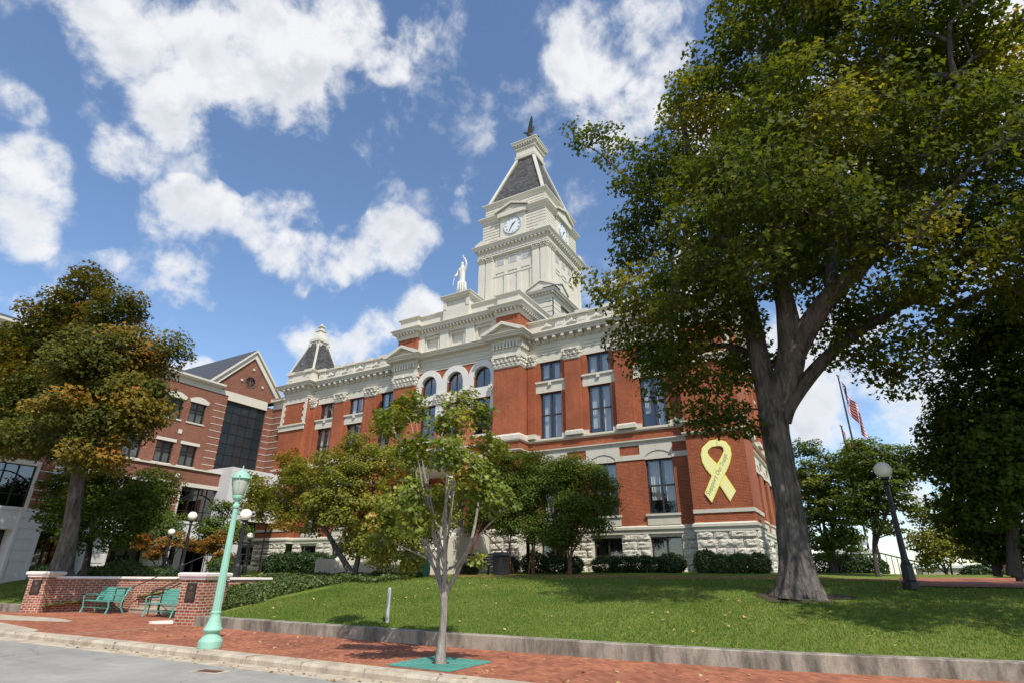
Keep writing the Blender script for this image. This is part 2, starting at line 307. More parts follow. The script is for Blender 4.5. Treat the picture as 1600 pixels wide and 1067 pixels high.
class MB:
    def __init__(s, T=None): s.v = []; s.f = []; s.T = T
    def add(s, vs_, fs):
        b = len(s.v)
        s.v += [tuple(s.T @ Vector(p)) if s.T else tuple(p) for p in vs_]
        s.f += [tuple(b+i for i in f) for f in fs]
    def box(s, x0, x1, y0, y1, z0, z1):
        if x0 > x1: x0, x1 = x1, x0
        if y0 > y1: y0, y1 = y1, y0
        s.add([(x0,y0,z0),(x1,y0,z0),(x1,y1,z0),(x0,y1,z0),(x0,y0,z1),(x1,y0,z1),(x1,y1,z1),(x0,y1,z1)],
              [(3,2,1,0),(4,5,6,7),(0,1,5,4),(1,2,6,5),(2,3,7,6),(3,0,4,7)]); return s
    def taper(s, x0, x1, y0, y1, z0, z1, d):   # box whose top is inset by d
        s.add([(x0,y0,z0),(x1,y0,z0),(x1,y1,z0),(x0,y1,z0),(x0+d,y0+d,z1),(x1-d,y0+d,z1),(x1-d,y1-d,z1),(x0+d,y1-d,z1)],
              [(3,2,1,0),(4,5,6,7),(0,1,5,4),(1,2,6,5),(2,3,7,6),(3,0,4,7)]); return s
    def prism(s, pts, plane, a, b):
        # pts 2D; plane 'xz' extruded along y, 'yz' along x, 'xy' along z
        mk = {'xz': lambda p, t: (p[0], t, p[1]), 'yz': lambda p, t: (t, p[0], p[1]), 'xy': lambda p, t: (p[0], p[1], t)}[plane]
        n = len(pts)
        s.add([mk(p, a) for p in pts]+[mk(p, b) for p in pts], [tuple(range(n)), tuple(range(2*n-1, n-1, -1))]+[(i, i+n, (i+1) % n+n, (i+1) % n) for i in range(n)]); return s
    def quad(s, a, b, c, d): s.add([a, b, c, d], [(0, 1, 2, 3)]); return s
    def tube(s, pts, rs, n=8, cap=True):
        if not hasattr(rs, '__len__'): rs = [rs]*len(pts)
        P = [Vector(p) for p in pts]; b = []; fs = []; prev = None
        for i, p in enumerate(P):
            t = (P[min(i+1, len(P)-1)]-P[max(i-1, 0)]).normalized()
            if prev is None: a = t.orthogonal().normalized()
            else:
                a = prev-t*prev.dot(t); a = a.normalized() if a.length > 1e-6 else t.orthogonal().normalized()
            prev = a; c = t.cross(a)
            for k in range(n):
                an = 2*math.pi*k/n; b.append(p+(a*math.cos(an)+c*math.sin(an))*rs[i])
        for i in range(len(P)-1):
            for k in range(n): k2 = (k+1) % n; fs.append((i*n+k, i*n+k2, (i+1)*n+k2, (i+1)*n+k))
        if cap: fs.append(tuple(range(n-1, -1, -1))); fs.append(tuple(range((len(P)-1)*n, len(P)*n)))
        s.add(b, fs); return s
    def lathe(s, prof, c=(0, 0, 0), n=16):
        b = []; fs = []
        for r, z in prof:
            for k in range(n): an = 2*math.pi*k/n; b.append((c[0]+r*math.cos(an), c[1]+r*math.sin(an), c[2]+z))
        m = len(prof)
        for i in range(m-1):
            for k in range(n): k2 = (k+1) % n; fs.append((i*n+k, i*n+k2, (i+1)*n+k2, (i+1)*n+k))
        fs.append(tuple(range(n-1, -1, -1))); fs.append(tuple(range((m-1)*n, m*n)))
        s.add(b, fs); return s
    def ball(s, c, rx, ry=None, rz=None, n=10, m=7):
        ry = ry or rx; rz = rz or rx; b = [(c[0], c[1], c[2]-rz)]; fs = []
        for i in range(1, m):
            t = math.pi*i/m-math.pi/2
            for k in range(n): an = 2*math.pi*k/n; b.append((c[0]+rx*math.cos(t)*math.cos(an), c[1]+ry*math.cos(t)*math.sin(an), c[2]+rz*math.sin(t)))
        b.append((c[0], c[1], c[2]+rz)); L = len(b)-1
        for k in range(n): fs.append((0, 1+(k+1) % n, 1+k)); fs.append((L, L-n+k, L-n+(k+1) % n))
        for i in range(m-2):
            for k in range(n): k2 = (k+1) % n; fs.append((1+i*n+k, 1+i*n+k2, 1+(i+1)*n+k2, 1+(i+1)*n+k))
        s.add(b, fs); return s
    def sweep(s, prof, path, closed=False):
        """profile [(outward, z)] swept along a plan path; outward is to the right of travel"""
        n = len(path); offs = []
        for i in range(n):
            p = Vector(path[i])
            d0 = (p-Vector(path[i-1])) if (i > 0 or closed) else None
            d1 = (Vector(path[(i+1) % n])-p) if (i < n-1 or closed) else None
            n0 = Vector((d0.y, -d0.x)).normalized() if d0 is not None else None
            n1 = Vector((d1.y, -d1.x)).normalized() if d1 is not None else None
            if n0 is None: m_ = n1
            elif n1 is None: m_ = n0
            else:
                m_ = n0+n1; m_ = m_/max(.2, m_.length_squared)*2
            offs.append(m_)
        k = len(prof); b = []; fs = []
        for i in range(n):
            for (o, z) in prof: b.append((path[i][0]+offs[i].x*o, path[i][1]+offs[i].y*o, z))
        for i in range(n if closed else n-1):
            j = (i+1) % n
            for a in range(k-1): fs.append((i*k+a, j*k+a, j*k+a+1, i*k+a+1))
        if not closed: fs.append(tuple(range(k-1, -1, -1))); fs.append(tuple((n-1)*k+a for a in range(k)))
        s.add(b, fs); return s
    def wall(s, u0, u1, z0, z1, d, holes, depth):
        """front face at d with rectangular holes and their reveals going in by depth"""
        us = sorted({u0, u1, *[h[0] for h in holes], *[h[1] for h in holes]}); zs = sorted({z0, z1, *[h[2] for h in holes], *[h[3] for h in holes]})
        us = [u for u in us if u0 <= u <= u1]; zs = [z for z in zs if z0 <= z <= z1]
        for i in range(len(us)-1):
            for j in range(len(zs)-1):
                cu, cz = (us[i]+us[i+1])/2, (zs[j]+zs[j+1])/2
                if any(h[0] < cu < h[1] and h[2] < cz < h[3] for h in holes): continue
                s.quad((us[i], d, zs[j]), (us[i+1], d, zs[j]), (us[i+1], d, zs[j+1]), (us[i], d, zs[j+1]))
        for (a, b, c, e) in holes:
            s.quad((a, d, c), (a, d, e), (a, d+depth, e), (a, d+depth, c)); s.quad((b, d, e), (b, d, c), (b, d+depth, c), (b, d+depth, e))
            s.quad((a, d, e), (b, d, e), (b, d+depth, e), (a, d+depth, e)); s.quad((b, d, c), (a, d, c), (a, d+depth, c), (b, d+depth, c))
        return s
    def build(s, name, m, parent=None, smooth=False, label=None):
        o = ORG.get(parent, Vector((0, 0, 0))) if parent is not None else Vector((0, 0, 0))
        me = bpy.data.meshes.new(name)
        me.from_pydata([(p[0]-o.x, p[1]-o.y, p[2]-o.z) for p in s.v], [], s.f); me.update()
        if smooth: me.polygons.foreach_set('use_smooth', [True]*len(me.polygons))
        box_uv(me)
        ob = place_mesh(name, me, m, parent)
        if label: ob['label'] = label
        return ob
def arch(cx, z, r0, r1, n=14, a0=0, a1=math.pi):
    """ring segment as 2D polygon"""
    o = [(cx+r1*math.cos(a0+(a1-a0)*i/n), z+r1*math.sin(a0+(a1-a0)*i/n)) for i in range(n+1)]
    return o+[(cx+r0*math.cos(a1+(a0-a1)*i/n), z+r0*math.sin(a1+(a0-a1)*i/n)) for i in range(n+1)]
def tag(o, label=None, cat=None, group=None, kind=None):
    if label: o['label'] = label
    if cat: o['category'] = cat
    if group: o['group'] = group
    if kind: o['kind'] = kind
    return o
def thing(name, label, cat, loc=(0, 0, 0), rz=0, group=None, local=True):
    o = bpy.data.objects.new(name, None); col.objects.link(o); o.location = loc; o.rotation_euler = (0, 0, rz); o.empty_display_size = .2
    ORG[o] = Vector((0, 0, 0)) if local else Vector(loc)
    return tag(o, label, cat, group)
KIDS = {}
def kids(o): return [c for c in bpy.data.objects if c.parent == o]
def copy_tree(o, loc=None, rz=None, label=None, parent=None, scale=None):
    c = o.copy(); col.objects.link(c)
    if parent is not None: c.parent = parent
    for ch in kids(o): copy_tree(ch, parent=c)
    if loc is not None: c.location = loc
    if rz is not None: c.rotation_euler = (0, 0, rz)
    if scale is not None: c.scale = (scale,)*3
    if label: c['label'] = label
    return c
def front(cx, y): return Matrix(((1,0,0,cx),(0,1,0,y),(0,0,1,0),(0,0,0,1)))
def right(x, y=0): return Matrix(((0,-1,0,x),(1,0,0,y),(0,0,1,0),(0,0,0,1)))     # wall facing +X, u = Y
def around(cx, cy, k): return Matrix.Translation((cx, cy, 0)) @ Matrix.Rotation(k*math.pi/2, 4, 'Z')
def np_mesh(name, V, F, m, parent=None, tone=None):
    me = bpy.data.meshes.new(name); k = F.shape[1]
    o = ORG.get(parent, Vector((0, 0, 0))) if parent is not None else Vector((0, 0, 0))
    V = V-np.array(o)
    me.vertices.add(len(V)); me.vertices.foreach_set('co', V.astype('f').ravel())
    me.loops.add(F.size); me.loops.foreach_set('vertex_index', F.astype('i').ravel())
    me.polygons.add(len(F)); me.polygons.foreach_set('loop_start', (np.arange(len(F))*k).astype('i'))
    if tone is not None:
        a = me.attributes.new('tone', 'FLOAT', 'FACE'); a.data.foreach_set('value', tone.astype('f'))
    me.update(calc_edges=True); me.validate()
    return place_mesh(name, me, m, parent)
# leaf templates: (verts, faces)
LEAF2 = (np.array([(0, 0, 0), (.42, .42, .10), (0, 1, -.06), (-.42, .42, .10)]), np.array([(0, 1, 2), (0, 2, 3)]))
LEAF3 = (np.array([(0, 0, 0), (.55, .30, .12), (.26, .52, .05), (0, 1, -.05), (-.26, .52, .05), (-.55, .30, .12)]), np.array([(0, 1, 2), (0, 2, 3), (0, 3, 4), (0, 4, 5)]))
_st = [(0, 0), (.14, .18), (.50, .05), (.42, .30), (.62, .55), (.30, .58), (.22, .78), (0, 1.05)]
LEAF5 = (np.array([(x, y, .10*abs(x)) for x, y in _st]+[(-x, y, .10*abs(x)) for x, y in _st[1:-1]]), None)
_f5 = []
_r = list(range(8)); _l = [0]+list(range(8, 14))+[7]
for s_ in (_r, _l):
    for i in range(1, 7): _f5.append((s_[0], s_[i], s_[i+1]) if s_ is _r else (s_[0], s_[i+1], s_[i]))
LEAF5 = (LEAF5[0], np.array(_f5))
def leaves(name, P, N, size, tone, m, parent, tpl=LEAF2, rng=None, jitter=.55):
    """one leaf-shaped face group per point P with normal near N"""
    n = len(P); N = N+rng.normal(0, jitter, (n, 3)); N /= np.linalg.norm(N, axis=1)[:, None]+1e-9
    t = rng.normal(0, 1, (n, 3)); t -= N*(t*N).sum(1)[:, None]; t /= np.linalg.norm(t, axis=1)[:, None]+1e-9
    b = np.cross(N, t); T, F = tpl; k = len(T)
    V = (P[:, None, :]+size[:, None, None]*(T[None, :, 0:1]*b[:, None, :]+(T[None, :, 1:2]-.5)*t[:, None, :]+T[None, :, 2:3]*N[:, None, :])).reshape(-1, 3)
    FF = (F[None]+(np.arange(n)*k)[:, None, None]).reshape(-1, F.shape[1])
    return np_mesh(name, V, FF, m, parent, np.repeat(tone, len(F)))

# ================================================================ COURTHOUSE
C = -21.65; YM = 30.6; YP = 30.0; YA = 29.75; YR = 29.4
rs = random.Random(4)
ch = thing('courthouse', 'red brick courthouse with white stone trim, arched centre bay and a tall white clock tower', 'building', (C, 41, 1.8), local=False)
def win(b, T, u0, u1, z0, z1, d, name='window', mull=True, trans=None, arched=None, curt=True, glass='glass', fw=.07, fm='window_frame', light=True):
    """sash window set back at depth d in frame T"""
    f = MB(T); c = (u0+u1)/2
    f.box(u0, u0+fw, d, d+.10, z0, z1).box(u1-fw, u1, d, d+.10, z0, z1).box(u0+fw, u1-fw, d, d+.10, z1-fw, z1).box(u0+fw, u1-fw, d, d+.10, z0, z0+fw)
    if mull: f.box(c-.045, c+.045, d+.01, d+.09, z0+fw, z1-fw)
    if trans:
        for (a, e) in ((u0+fw, c-.045), (c+.045, u1-fw)) if mull else ((u0+fw, u1-fw),): f.box(a, e, d+.015, d+.085, trans-.045, trans+.045)
    w_ = f.build(name, fm, b)
    MB(T).quad((u0+.03, d+.05, z0+.03), (u1-.03, d+.05, z0+.03), (u1-.03, d+.05, z1-.03), (u0+.03, d+.05, z1-.03)).build('pane', glass, w_)
    if curt:
        q = MB(T); dd = d+.24
        for a, e in ((u0+.10, c-.10), (c+.10, u1-.10)):
            n = 8; e2 = e-(e-a)*rs.uniform(.12, .3) if light else e
            a2 = a+(e-a)*rs.uniform(0, .12); zb = z0+.08 if rs.random() < .7 else z0+(z1-z0)*rs.uniform(.1, .3)
            for i in range(n):
                x0 = a2+(e2-a2)*i/n; x1 = a2+(e2-a2)*(i+1)/n; y0 = dd+(.04 if i % 2 else 0); y1 = dd+(0 if i % 2 else .04)
                q.quad((x0, y0, zb), (x1, y1, zb), (x1, y1, z1-.08), (x0, y0, z1-.08))
        q.build('curtain', 'curtain', w_)
    return w_
WU = [6.8, 10.05, 13.25]                     # window axes each side of the centre
def facade_side(T, us, name_wall, u0, u1):
    """main brick wall with its three storeys of windows; T maps (u, depth, z)"""
    holes = []
    for u in us:
        holes += [(u-.74, u+.74, 13.07, 14.36), (u-.74, u+.74, 9.38, 12.30), (u-.76, u+.76, 4.68, 7.55)]
    wl = MB(T).wall(u0, u1, 4.05, 14.9, 0, holes, .26); w_ = wl.build(name_wall, 'red_brick', ch)
    # stone frieze with segmental heads
    f = MB(T); edges = [u0]
    for u in us: edges += [u-.80, u+.80]
    edges.append(u1)
    for i in range(0, len(edges), 2):
        a, e = edges[i], edges[i+1]
        if e-a > .02: 
            f.box(a, e, -.05, 0, 7.58, 7.86); f.box(a, e, -.05, 0, 8.38, 8.50)
            if e-a > 1.2:
                f.box(a, a+.22, -.05, 0, 7.86, 8.38); f.box(e-.22, e, -.05, 0, 7.86, 8.38)
            elif i > 0 or True:
                pass
    for u in us:
        n = 10; rr = 1.10; zc = 8.02-rr; ha = math.asin(.74/rr)
        pts = [(u-.80, 8.50), (u-.80, 7.58), (u-.74, 7.58)]+[(u+rr*math.sin(-ha+2*ha*i/n), zc+rr*math.cos(-ha+2*ha*i/n)) for i in range(n+1)]+[(u+.74, 7.58), (u+.80, 7.58), (u+.80, 8.50)]
        f.prism(pts, 'xz', -.05, 0)
    f.build('stone_frieze', 'white_stone', ch)
    ed_ = [u0+.02]
    for u in us: ed_ += [u-.75, u+.75]
    ed_.append(u1-.02)
    for i in range(0, len(ed_), 2):
        if ed_[i+1]-ed_[i] > .1: MB(T).box(ed_[i], ed_[i+1], -.07, 0, 9.315, 9.60).build('plinth_block', 'white_stone', ch)
    def bx(nm, par, *bs):
        b = MB(T)
        for q_ in bs: b.box(*q_)
        return b.build(nm, 'white_stone', par)
    for u in us:
        w_ = win(ch, T, u-.74, u+.74, 13.07, 14.36, .16)
        bx('lintel', w_, (u-1.05, u+1.05, -.012, .25, 14.37, 14.89)); bx('sill', w_, (u-1.08, u+1.08, -.12, .25, 12.94, 13.06), (u-1.05, u+1.05, -.05, .25, 12.86, 12.94), (u-.10, u+.10, -.14, -.05, 12.74, 12.94))
        w_ = win(ch, T, u-.74, u+.74, 9.38, 12.30, .16, trans=10.88)
        bx('lintel', w_, (u-1.05, u+1.05, -.02, .25, 12.31, 12.855)); bx('sill', w_, (u-.86, u+.86, -.05, .24, 9.31, 9.375))
        w_ = win(ch, T, u-.76, u+.76, 4.68, 7.55, .16, trans=6.15, light=False)
        b = MB(T); b.prism([(u-.74, 7.56)]+[(u+rr*math.sin(-ha+2*ha*i/n), zc+rr*math.cos(-ha+2*ha*i/n)-.01) for i in range(n+1)]+[(u+.74, 7.56)], 'xz', -.012, .24); b.build('arch_panel', 'white_stone', w_)
        bx('apron', w_, (u-.86, u+.86, -.06, .24, 4.11, 4.56)); bx('sill', w_, (u-.92, u+.92, -.13, .24, 4.565, 4.675))
# ---- carved stone capital (acanthus leaves and volutes) on a pier of plan u0..u1, face at d
def carved(b, u0, u1, d, z0, z1, dep=.3, sides=True, n=None):
    r = random.Random(int(u0*100) ^ int(z0*10)); h = z1-z0; wd = u1-u0
    b.taper(u0-.01, u1+.01, d-.02, d+dep, z0, z0+.07*h, 0); b.box(u0-.05, u1+.05, d-.07, d+dep, z0+.07*h, z0+.12*h)
    b.box(u0-.02, u1+.02, d-.04, d+dep, z0+.12*h, z1-.16*h)
    b.box(u0-.10, u1+.10, d-.16, d+dep, z1-.14*h, z1)
    k = n or max(3, int(wd/.26))
    for row, (zc, pr, s) in enumerate(((z0+.30*h, .10, .15*h), (z0+.55*h, .14, .14*h))):
        for i in range(k+(row % 2)):
            u = u0+wd*(i+.5*(1-row % 2))/k
            b.ball((u, d-pr*.5, zc+r.uniform(-.02, .02)), wd/k*.36, pr*.9, s*1.15, 6, 5)
            b.ball((u, d-pr*1.25, zc+s*.8), wd/k*.26, .05, s*.35, 6, 4)
        if sides:
            kk = max(1, int(dep/.25))
            for i in range(kk):
                y = d+dep*(i+.5)/kk
                for uu, sg in ((u0, -1), (u1, 1)): b.ball((uu+sg*pr*.5, y, zc), pr*.9, dep/kk*.36, s*1.1, 6, 5)
    for uu in (u0, u1):
        b.T and None
        b.tube([(uu, d-.20, z1-.26*h), (uu, d+.06, z1-.26*h)], .13*h, 10); b.tube([(uu, d-.24, z1-.26*h), (uu, d-.20, z1-.26*h)], .05*h, 8)
    b.ball(((u0+u1)/2, d-.17, z1-.16*h), .11*min(1, wd), .08, .12*h, 8, 5)
# ---- ground-floor rock-faced stone courses
def rock(b, u0, u1, z0, rows, rh, d, holes):
    for j in range(rows):
        za = z0+j*rh; zb = za+rh; u = u0-rs.uniform(0, .5)
        spans = [(u0, u1)]
        for (a, e, c, g) in holes:
            if c < zb-.05 and g > za+.05:
                spans = [q for s_ in spans for q in ((s_[0], min(s_[1], a)), (max(s_[0], e), s_[1])) if q[1]-q[0] > .04]
        for (s0, s1) in spans:
            u = s0
            while u < s1-.01:
                L = rs.uniform(.7, 1.5); e = min(s1, u+L)
                if s1-e < .4: e = s1
                nu, nz = max(3, int((e-u)/.16)), 4; g = .014; V = []; F = []
                bulge = rs.uniform(.03, .09)
                tx, tz = rs.uniform(-.04, .04), rs.uniform(-.03, .03)
                for q in range(nz+1):
                    for p in range(nu+1):
                        edge = p in (0, nu) or q in (0, nz)
                        x = u+g+(e-u-2*g)*p/nu; z = za+g+(rh-2*g)*q/nz
                        pr = 0 if edge else bulge+rs.uniform(-.028, .035)+tx*(p/nu-.5)+tz*(q/nz-.5)
                        V.append((x, d-.015-pr, z))
                n0 = len(V)
                for q in range(nz):
                    for p in range(nu):
                        i = q*(nu+1)+p; F.append((i, i+1, i+nu+2, i+nu+1))
                b.add(V, F)
                u = e
def basement(T, u0, u1, us, d=0):
    holes = [(u-.82, u+.82, 2.2, 3.52) for u in us]
    k = MB(T); k.wall(u0, u1, 1.2, 3.72, d+.03, holes, .3); k.build('basement_wall', 'rock_stone', ch)
    b = MB(T); rock(b, u0, u1, 1.32, 6, .40, d+.02, holes); b.build('rock_courses', 'rock_stone', ch)
    for u in us: win(ch, T, u-.82, u+.82, 2.2, 3.52, d+.2, glass='dark_glass', trans=None)

TF = front(C, YM)
for s in (-1, 1):
    facade_side(TF, [s*u for u in WU] if s > 0 else [-u for u in WU[::-1]], 'brick_wall', *( (5.3, 14.95) if s > 0 else (-14.95, -5.3)))
    basement(TF, *((5.25, 14.95) if s > 0 else (-14.95, -5.25)), [s*u for u in (WU if s > 0 else WU[::-1])])
# brick pilasters between the windows, with carved capitals
for s in (-1, 1):
    for u, w_ in ((8.42, 1.02), (11.65, 1.02)):
        p = MB(TF).box(s*u-w_/2, s*u+w_/2, -.24, 0, 9.66, 14.15).build('pilaster', 'red_brick', ch)
        q = MB(TF); q.box(s*u-w_/2-.06, s*u+w_/2+.06, -.30, 0, 9.38, 9.58).taper(s*u-w_/2-.06, s*u+w_/2+.06, -.30, .02, 9.58, 9.66, .05); q.build('pilaster_base', 'white_stone', p)
        q = MB(TF); carved(q, s*u-w_/2, s*u+w_/2, -.25, 14.15, 14.90, .25); q.build('capital', 'white_stone', p)
    for ua, ub in ((5.25, 5.78), (14.45, 14.95)):
        a, e = sorted((s*ua, s*ub))
        p = MB(TF).box(a, e, -.2, 0, 9.66, 14.1).build('pilaster', 'red_brick', ch)
        q = MB(TF); q.box(a-.03, e+.03, -.28, 0, 9.38, 9.66); q.build('pilaster_base', 'white_stone', p)
        q = MB(TF); carved(q, a+.02, e-.02, -.21, 14.1, 14.90, .2, n=2); q.build('capital', 'white_stone', p)
# corner pavilions
for s in (-1, 1):
    TP = front(C, YP); a, e = sorted((s*14.95, s*17.80))
    k = MB(TP); k.wall(a, e, 4.05, 14.9, 0, [], .1)
    xi = a if s > 0 else e
    # return to the main wall
    k.quad((xi, 0, 4.05), (xi, 0, 14.9), (xi, .6, 14.9), (xi, .6, 4.05)); k.build('pavilion_wall', 'red_brick', ch)
    q = MB(TP)
    q.box(a-.02, e+.02, -.05, 0, 4.54, 4.72); q.build('stone_band', 'white_stone', ch); q = MB(TP)
    q.box(a-.06, e+.06, -.10, 0, 12.36, 12.72); q.box(a-.14, e+.14, -.18, 0, 12.72, 12.84)
    q.build('stone_band', 'white_stone', ch)
    for side in (0, 1):
        q = MB(TP); z = 12.84; i = 0
        while z < 14.62:
            wq = .36 if i % 2 else .24; h = min(.26, 14.62-z)
            if side: q.box(e-wq, e+.03, -.05, 0, z, z+h)
            else: q.box(a-.03, a+wq, -.05, 0, z, z+h)
            z += h; i += 1
        q.build('quoins', 'white_stone', ch)
    MB(TP).box(a-.03, e+.03, -.05, 0, 14.62, 14.9).build('stone_band', 'white_stone', ch)
    b = MB(TP); b.wall(a, e, 1.2, 3.72, .03, [], .1); b.build('basement_wall', 'rock_stone', ch)
    b = MB(TP); rock(b, a, e, 1.32, 6, .40, .02, [])
    b.build('rock_courses', 'rock_stone', ch)
# side walls
for s in (-1, 1):
    TS = right(C+17.8) if s > 0 else Matrix(((0,1,0,C-17.8),(-1,0,0,0),(0,0,1,0),(0,0,0,1)))
    sg = s
    def rng_(y0, y1): return (y0, y1) if sg > 0 else (-y1, -y0)
    MB(TS).wall(*rng_(30, 33.2), 4.05, 14.9, 0, [], .1).build('pavilion_wall', 'red_brick', ch); MB(TS).wall(*rng_(48.8, 52), 4.05, 14.9, 0, [], .1).build('pavilion_wall', 'red_brick', ch)
    us = [34.9, 37.9, 41.0, 44.1, 47.1]; uu = us if sg > 0 else [-u for u in us[::-1]]
    T2 = TS @ Matrix.Translation((0, .5, 0))
    facade_side(T2, uu, 'brick_wall', *rng_(33.2, 48.8)); basement(T2, *rng_(33.2, 48.8), uu)
    for y in (33.2, 48.8):
        k = MB(TS); y_ = sg*y; k.quad((y_, 0, 1.2), (y_, .5, 1.2), (y_, .5, 14.9), (y_, 0, 14.9)); k.build('wall_return', 'red_brick', ch)
    for u in (36.4, 39.45, 42.55, 45.6):
        p = MB(T2).box(sg*u-.5, sg*u+.5, -.24, 0, 9.66, 14.15).build('pilaster', 'red_brick', ch)
        MB(T2).box(sg*u-.56, sg*u+.56, -.30, 0, 9.38, 9.66).build('pilaster_base', 'white_stone', p)
        q = MB(T2); carved(q, sg*u-.5, sg*u+.5, -.25, 14.15, 14.9, .25); q.build('capital', 'white_stone', p)
    for y0, y1 in ((30, 33.2), (48.8, 52)):
        q = MB(TS); q.box(*rng_(y0-.02, y1+.02), -.05, 0, 4.54, 4.72); q.box(*rng_(y0-.06, y1+.06), -.10, 0, 12.36, 12.72); q.box(*rng_(y0-.14, y1+.14), -.18, 0, 12.72, 12.84)
        q.build('stone_band', 'white_stone', ch)
    for y0, y1 in ((30, 33.2), (48.8, 52)): b = MB(TS); b.wall(*rng_(y0, y1), 1.2, 3.72, .03, [], .1); rock(b, *rng_(y0, y1), 1.32, 6, .40, .02, []); b.build('rock_courses', 'rock_stone', ch)
MB().quad((C+17.8, 52, 1.2), (C-17.8, 52, 1.2), (C-17.8, 52, 17.4), (C+17.8, 52, 17.4)).build('back_wall', 'red_brick', ch)
MB().box(C-17, C+17, 31.6, 51, 1, 16).build('interior', 'interior', ch)
MB().quad((C-17.7, 30.7, 16.3), (C+17.7, 30.7, 16.3), (C+17.7, 51.9, 16.3), (C-17.7, 51.9, 16.3)).build('flat_roof', 'slate', ch)

# outline with all the breaks, walked left to right along the front, then up the right side and round
def outline(center=True):
    l = [(-17.8, 52), (-17.8, 48.8), (-17.3, 48.8), (-17.3, 33.2), (-17.8, 33.2), (-17.8, 30), (-14.95, 30), (-14.95, 30.6)]
    mid = [(-5.2, 30.6), (-5.2, 29.4), (-3.3, 29.4), (-3.3, 29.75)] if center else []
    h = l+mid; r_ = [(-x, y) for x, y in h[::-1]]
    return [(C+x, y) for x, y in h+r_]
OUT = outline()
def sweepc(name, prof, m='white_stone', path=None): return MB().sweep(prof, path or OUT, True).build(name, m, ch)
sweepc('water_table', [(-.02, 3.68), (.05, 3.68), (.05, 3.86), (.12, 3.90), (.12, 4.02), (.0, 4.10), (-.02, 4.10), (-.02, 3.68)])
sweepc('belt_course', [(-.02, 8.50), (.07, 8.50), (.11, 8.56), (.16, 8.60), (.16, 8.66), (-.02, 8.70), (-.02, 8.50)])
sweepc('window_sill_course', [(-.02, 9.14), (.06, 9.14), (.17, 9.22), (.17, 9.27), (-.02, 9.31), (-.02, 9.14)])
sweepc('frieze_brick', [(-.01, 8.70), (.04, 8.70), (.04, 9.14), (-.01, 9.14), (-.01, 8.70)], 'red_brick')
sweepc('architrave', [(-.02, 14.90), (.05, 14.90), (.05, 15.05), (.09, 15.07), (.09, 15.20), (.15, 15.26), (.06, 15.28), (.06, 15.62), (.12, 15.64), (.16, 15.70), (-.02, 15.70), (-.02, 14.90)])
# modillion brackets under the cornice
def brackets(b, segs, z0, z1, p0, p1, w_, pitch):
    for (x0, y0, x1, y1) in segs:
        d = Vector((x1-x0, y1-y0)); L = d.length; d /= L; nrm = Vector((d.y, -d.x)); n = max(1, int(round(L/pitch)))
        for i in range(n):
            c = Vector((x0, y0))+d*(L*(i+.5)/n)
            q = [c-d*w_/2+nrm*p0, c+d*w_/2+nrm*p0, c+d*w_/2+nrm*p1, c-d*w_/2+nrm*p1]
            h = z1-z0
            V = [(p.x, p.y, z1) for p in q]+[(q[0].x, q[0].y, z0), (q[1].x, q[1].y, z0)]+[(p.x, p.y, z0+h*.45) for p in q[2:]]
            b.add(V, [(0, 1, 2, 3), (4, 5, 6, 7), (3, 2, 6, 7), (0, 3, 7, 4), (1, 2, 6, 5)])
    return b
segs = []
for i in range(len(OUT)):
    (x0, y0), (x1, y1) = OUT[i], OUT[(i+1) % len(OUT)]
    if math.hypot(x1-x0, y1-y0) < 1.5 or y0 > 51.9 and y1 > 51.9: continue
    if abs((x0+x1)/2-C) < 5: continue
    segs.append((x0, y0, x1, y1))
b = MB().sweep([(-.02, 15.70), (.16, 15.70), (.16, 15.92), (.50, 15.93), (.50, 16.04), (.56, 16.07), (.62, 16.17), (.66, 16.19), (.66, 16.22), (.0, 16.40), (-.3, 16.40), (-.3, 15.70), (-.02, 15.70)], OUT, True); brackets(b, segs, 15.60, 15.93, .12, .50, .22, .62).build('cornice', 'white_stone', ch)
# parapet with panels
PAR = outline(False)
PAR = [(C+x, y) for x, y in [(-17.75, 51.9), (-17.75, 30.05), (-15.0, 30.05), (-15.0, 30.65), (15.0, 30.65), (15.0, 30.05), (17.75, 30.05), (17.75, 51.9)]]
b = MB().sweep([(-.3, 16.35), (.02, 16.35), (.02, 16.62), (-.02, 16.64), (-.02, 17.18), (.04, 17.20), (.10, 17.26), (.14, 17.28), (.14, 17.36), (-.3, 17.42), (-.3, 16.35)], PAR, True)
def pedestal_run(T, us, d):
    for u in us:
        b2 = b; b2.T = T
        b2.box(u-.34, u+.34, d-.10, d+.02, 16.64, 17.18); b2.box(u-.42, u+.42, d-.24, d, 17.20, 17.44); b2.box(u-.40, u+.40, d-.14, d, 16.42, 16.62)
        b2.box(u-.22, u+.22, d-.125, d-.10, 16.74, 17.08)
pedestal_run(front(C, 30.65), [s*u for s in (-1, 1) for u in (7.6, 9.15, 11.0, 12.4, 14.3)], 0)
pedestal_run(front(C, 30.05), [s*u for s in (-1, 1) for u in (15.3, 17.4)], 0)
pedestal_run(right(C+17.75), [30.5, 33, 36.4, 39.45, 42.55, 45.6, 49], 0)
b.T = front(C, 30.65)
for s in (-1, 1):                                   # small carved ornaments in the parapet panels
    for u in (6.6, 8.4, 10.1, 11.7, 13.35):
        for i in range(-3, 4): b.ball((s*u+i*.11, -.05, 16.78+.05*(3-abs(i))), .07, .05, .07+.03*(3-abs(i)), 6, 5)
b.T = None; b.build('parapet', 'white_stone', ch)

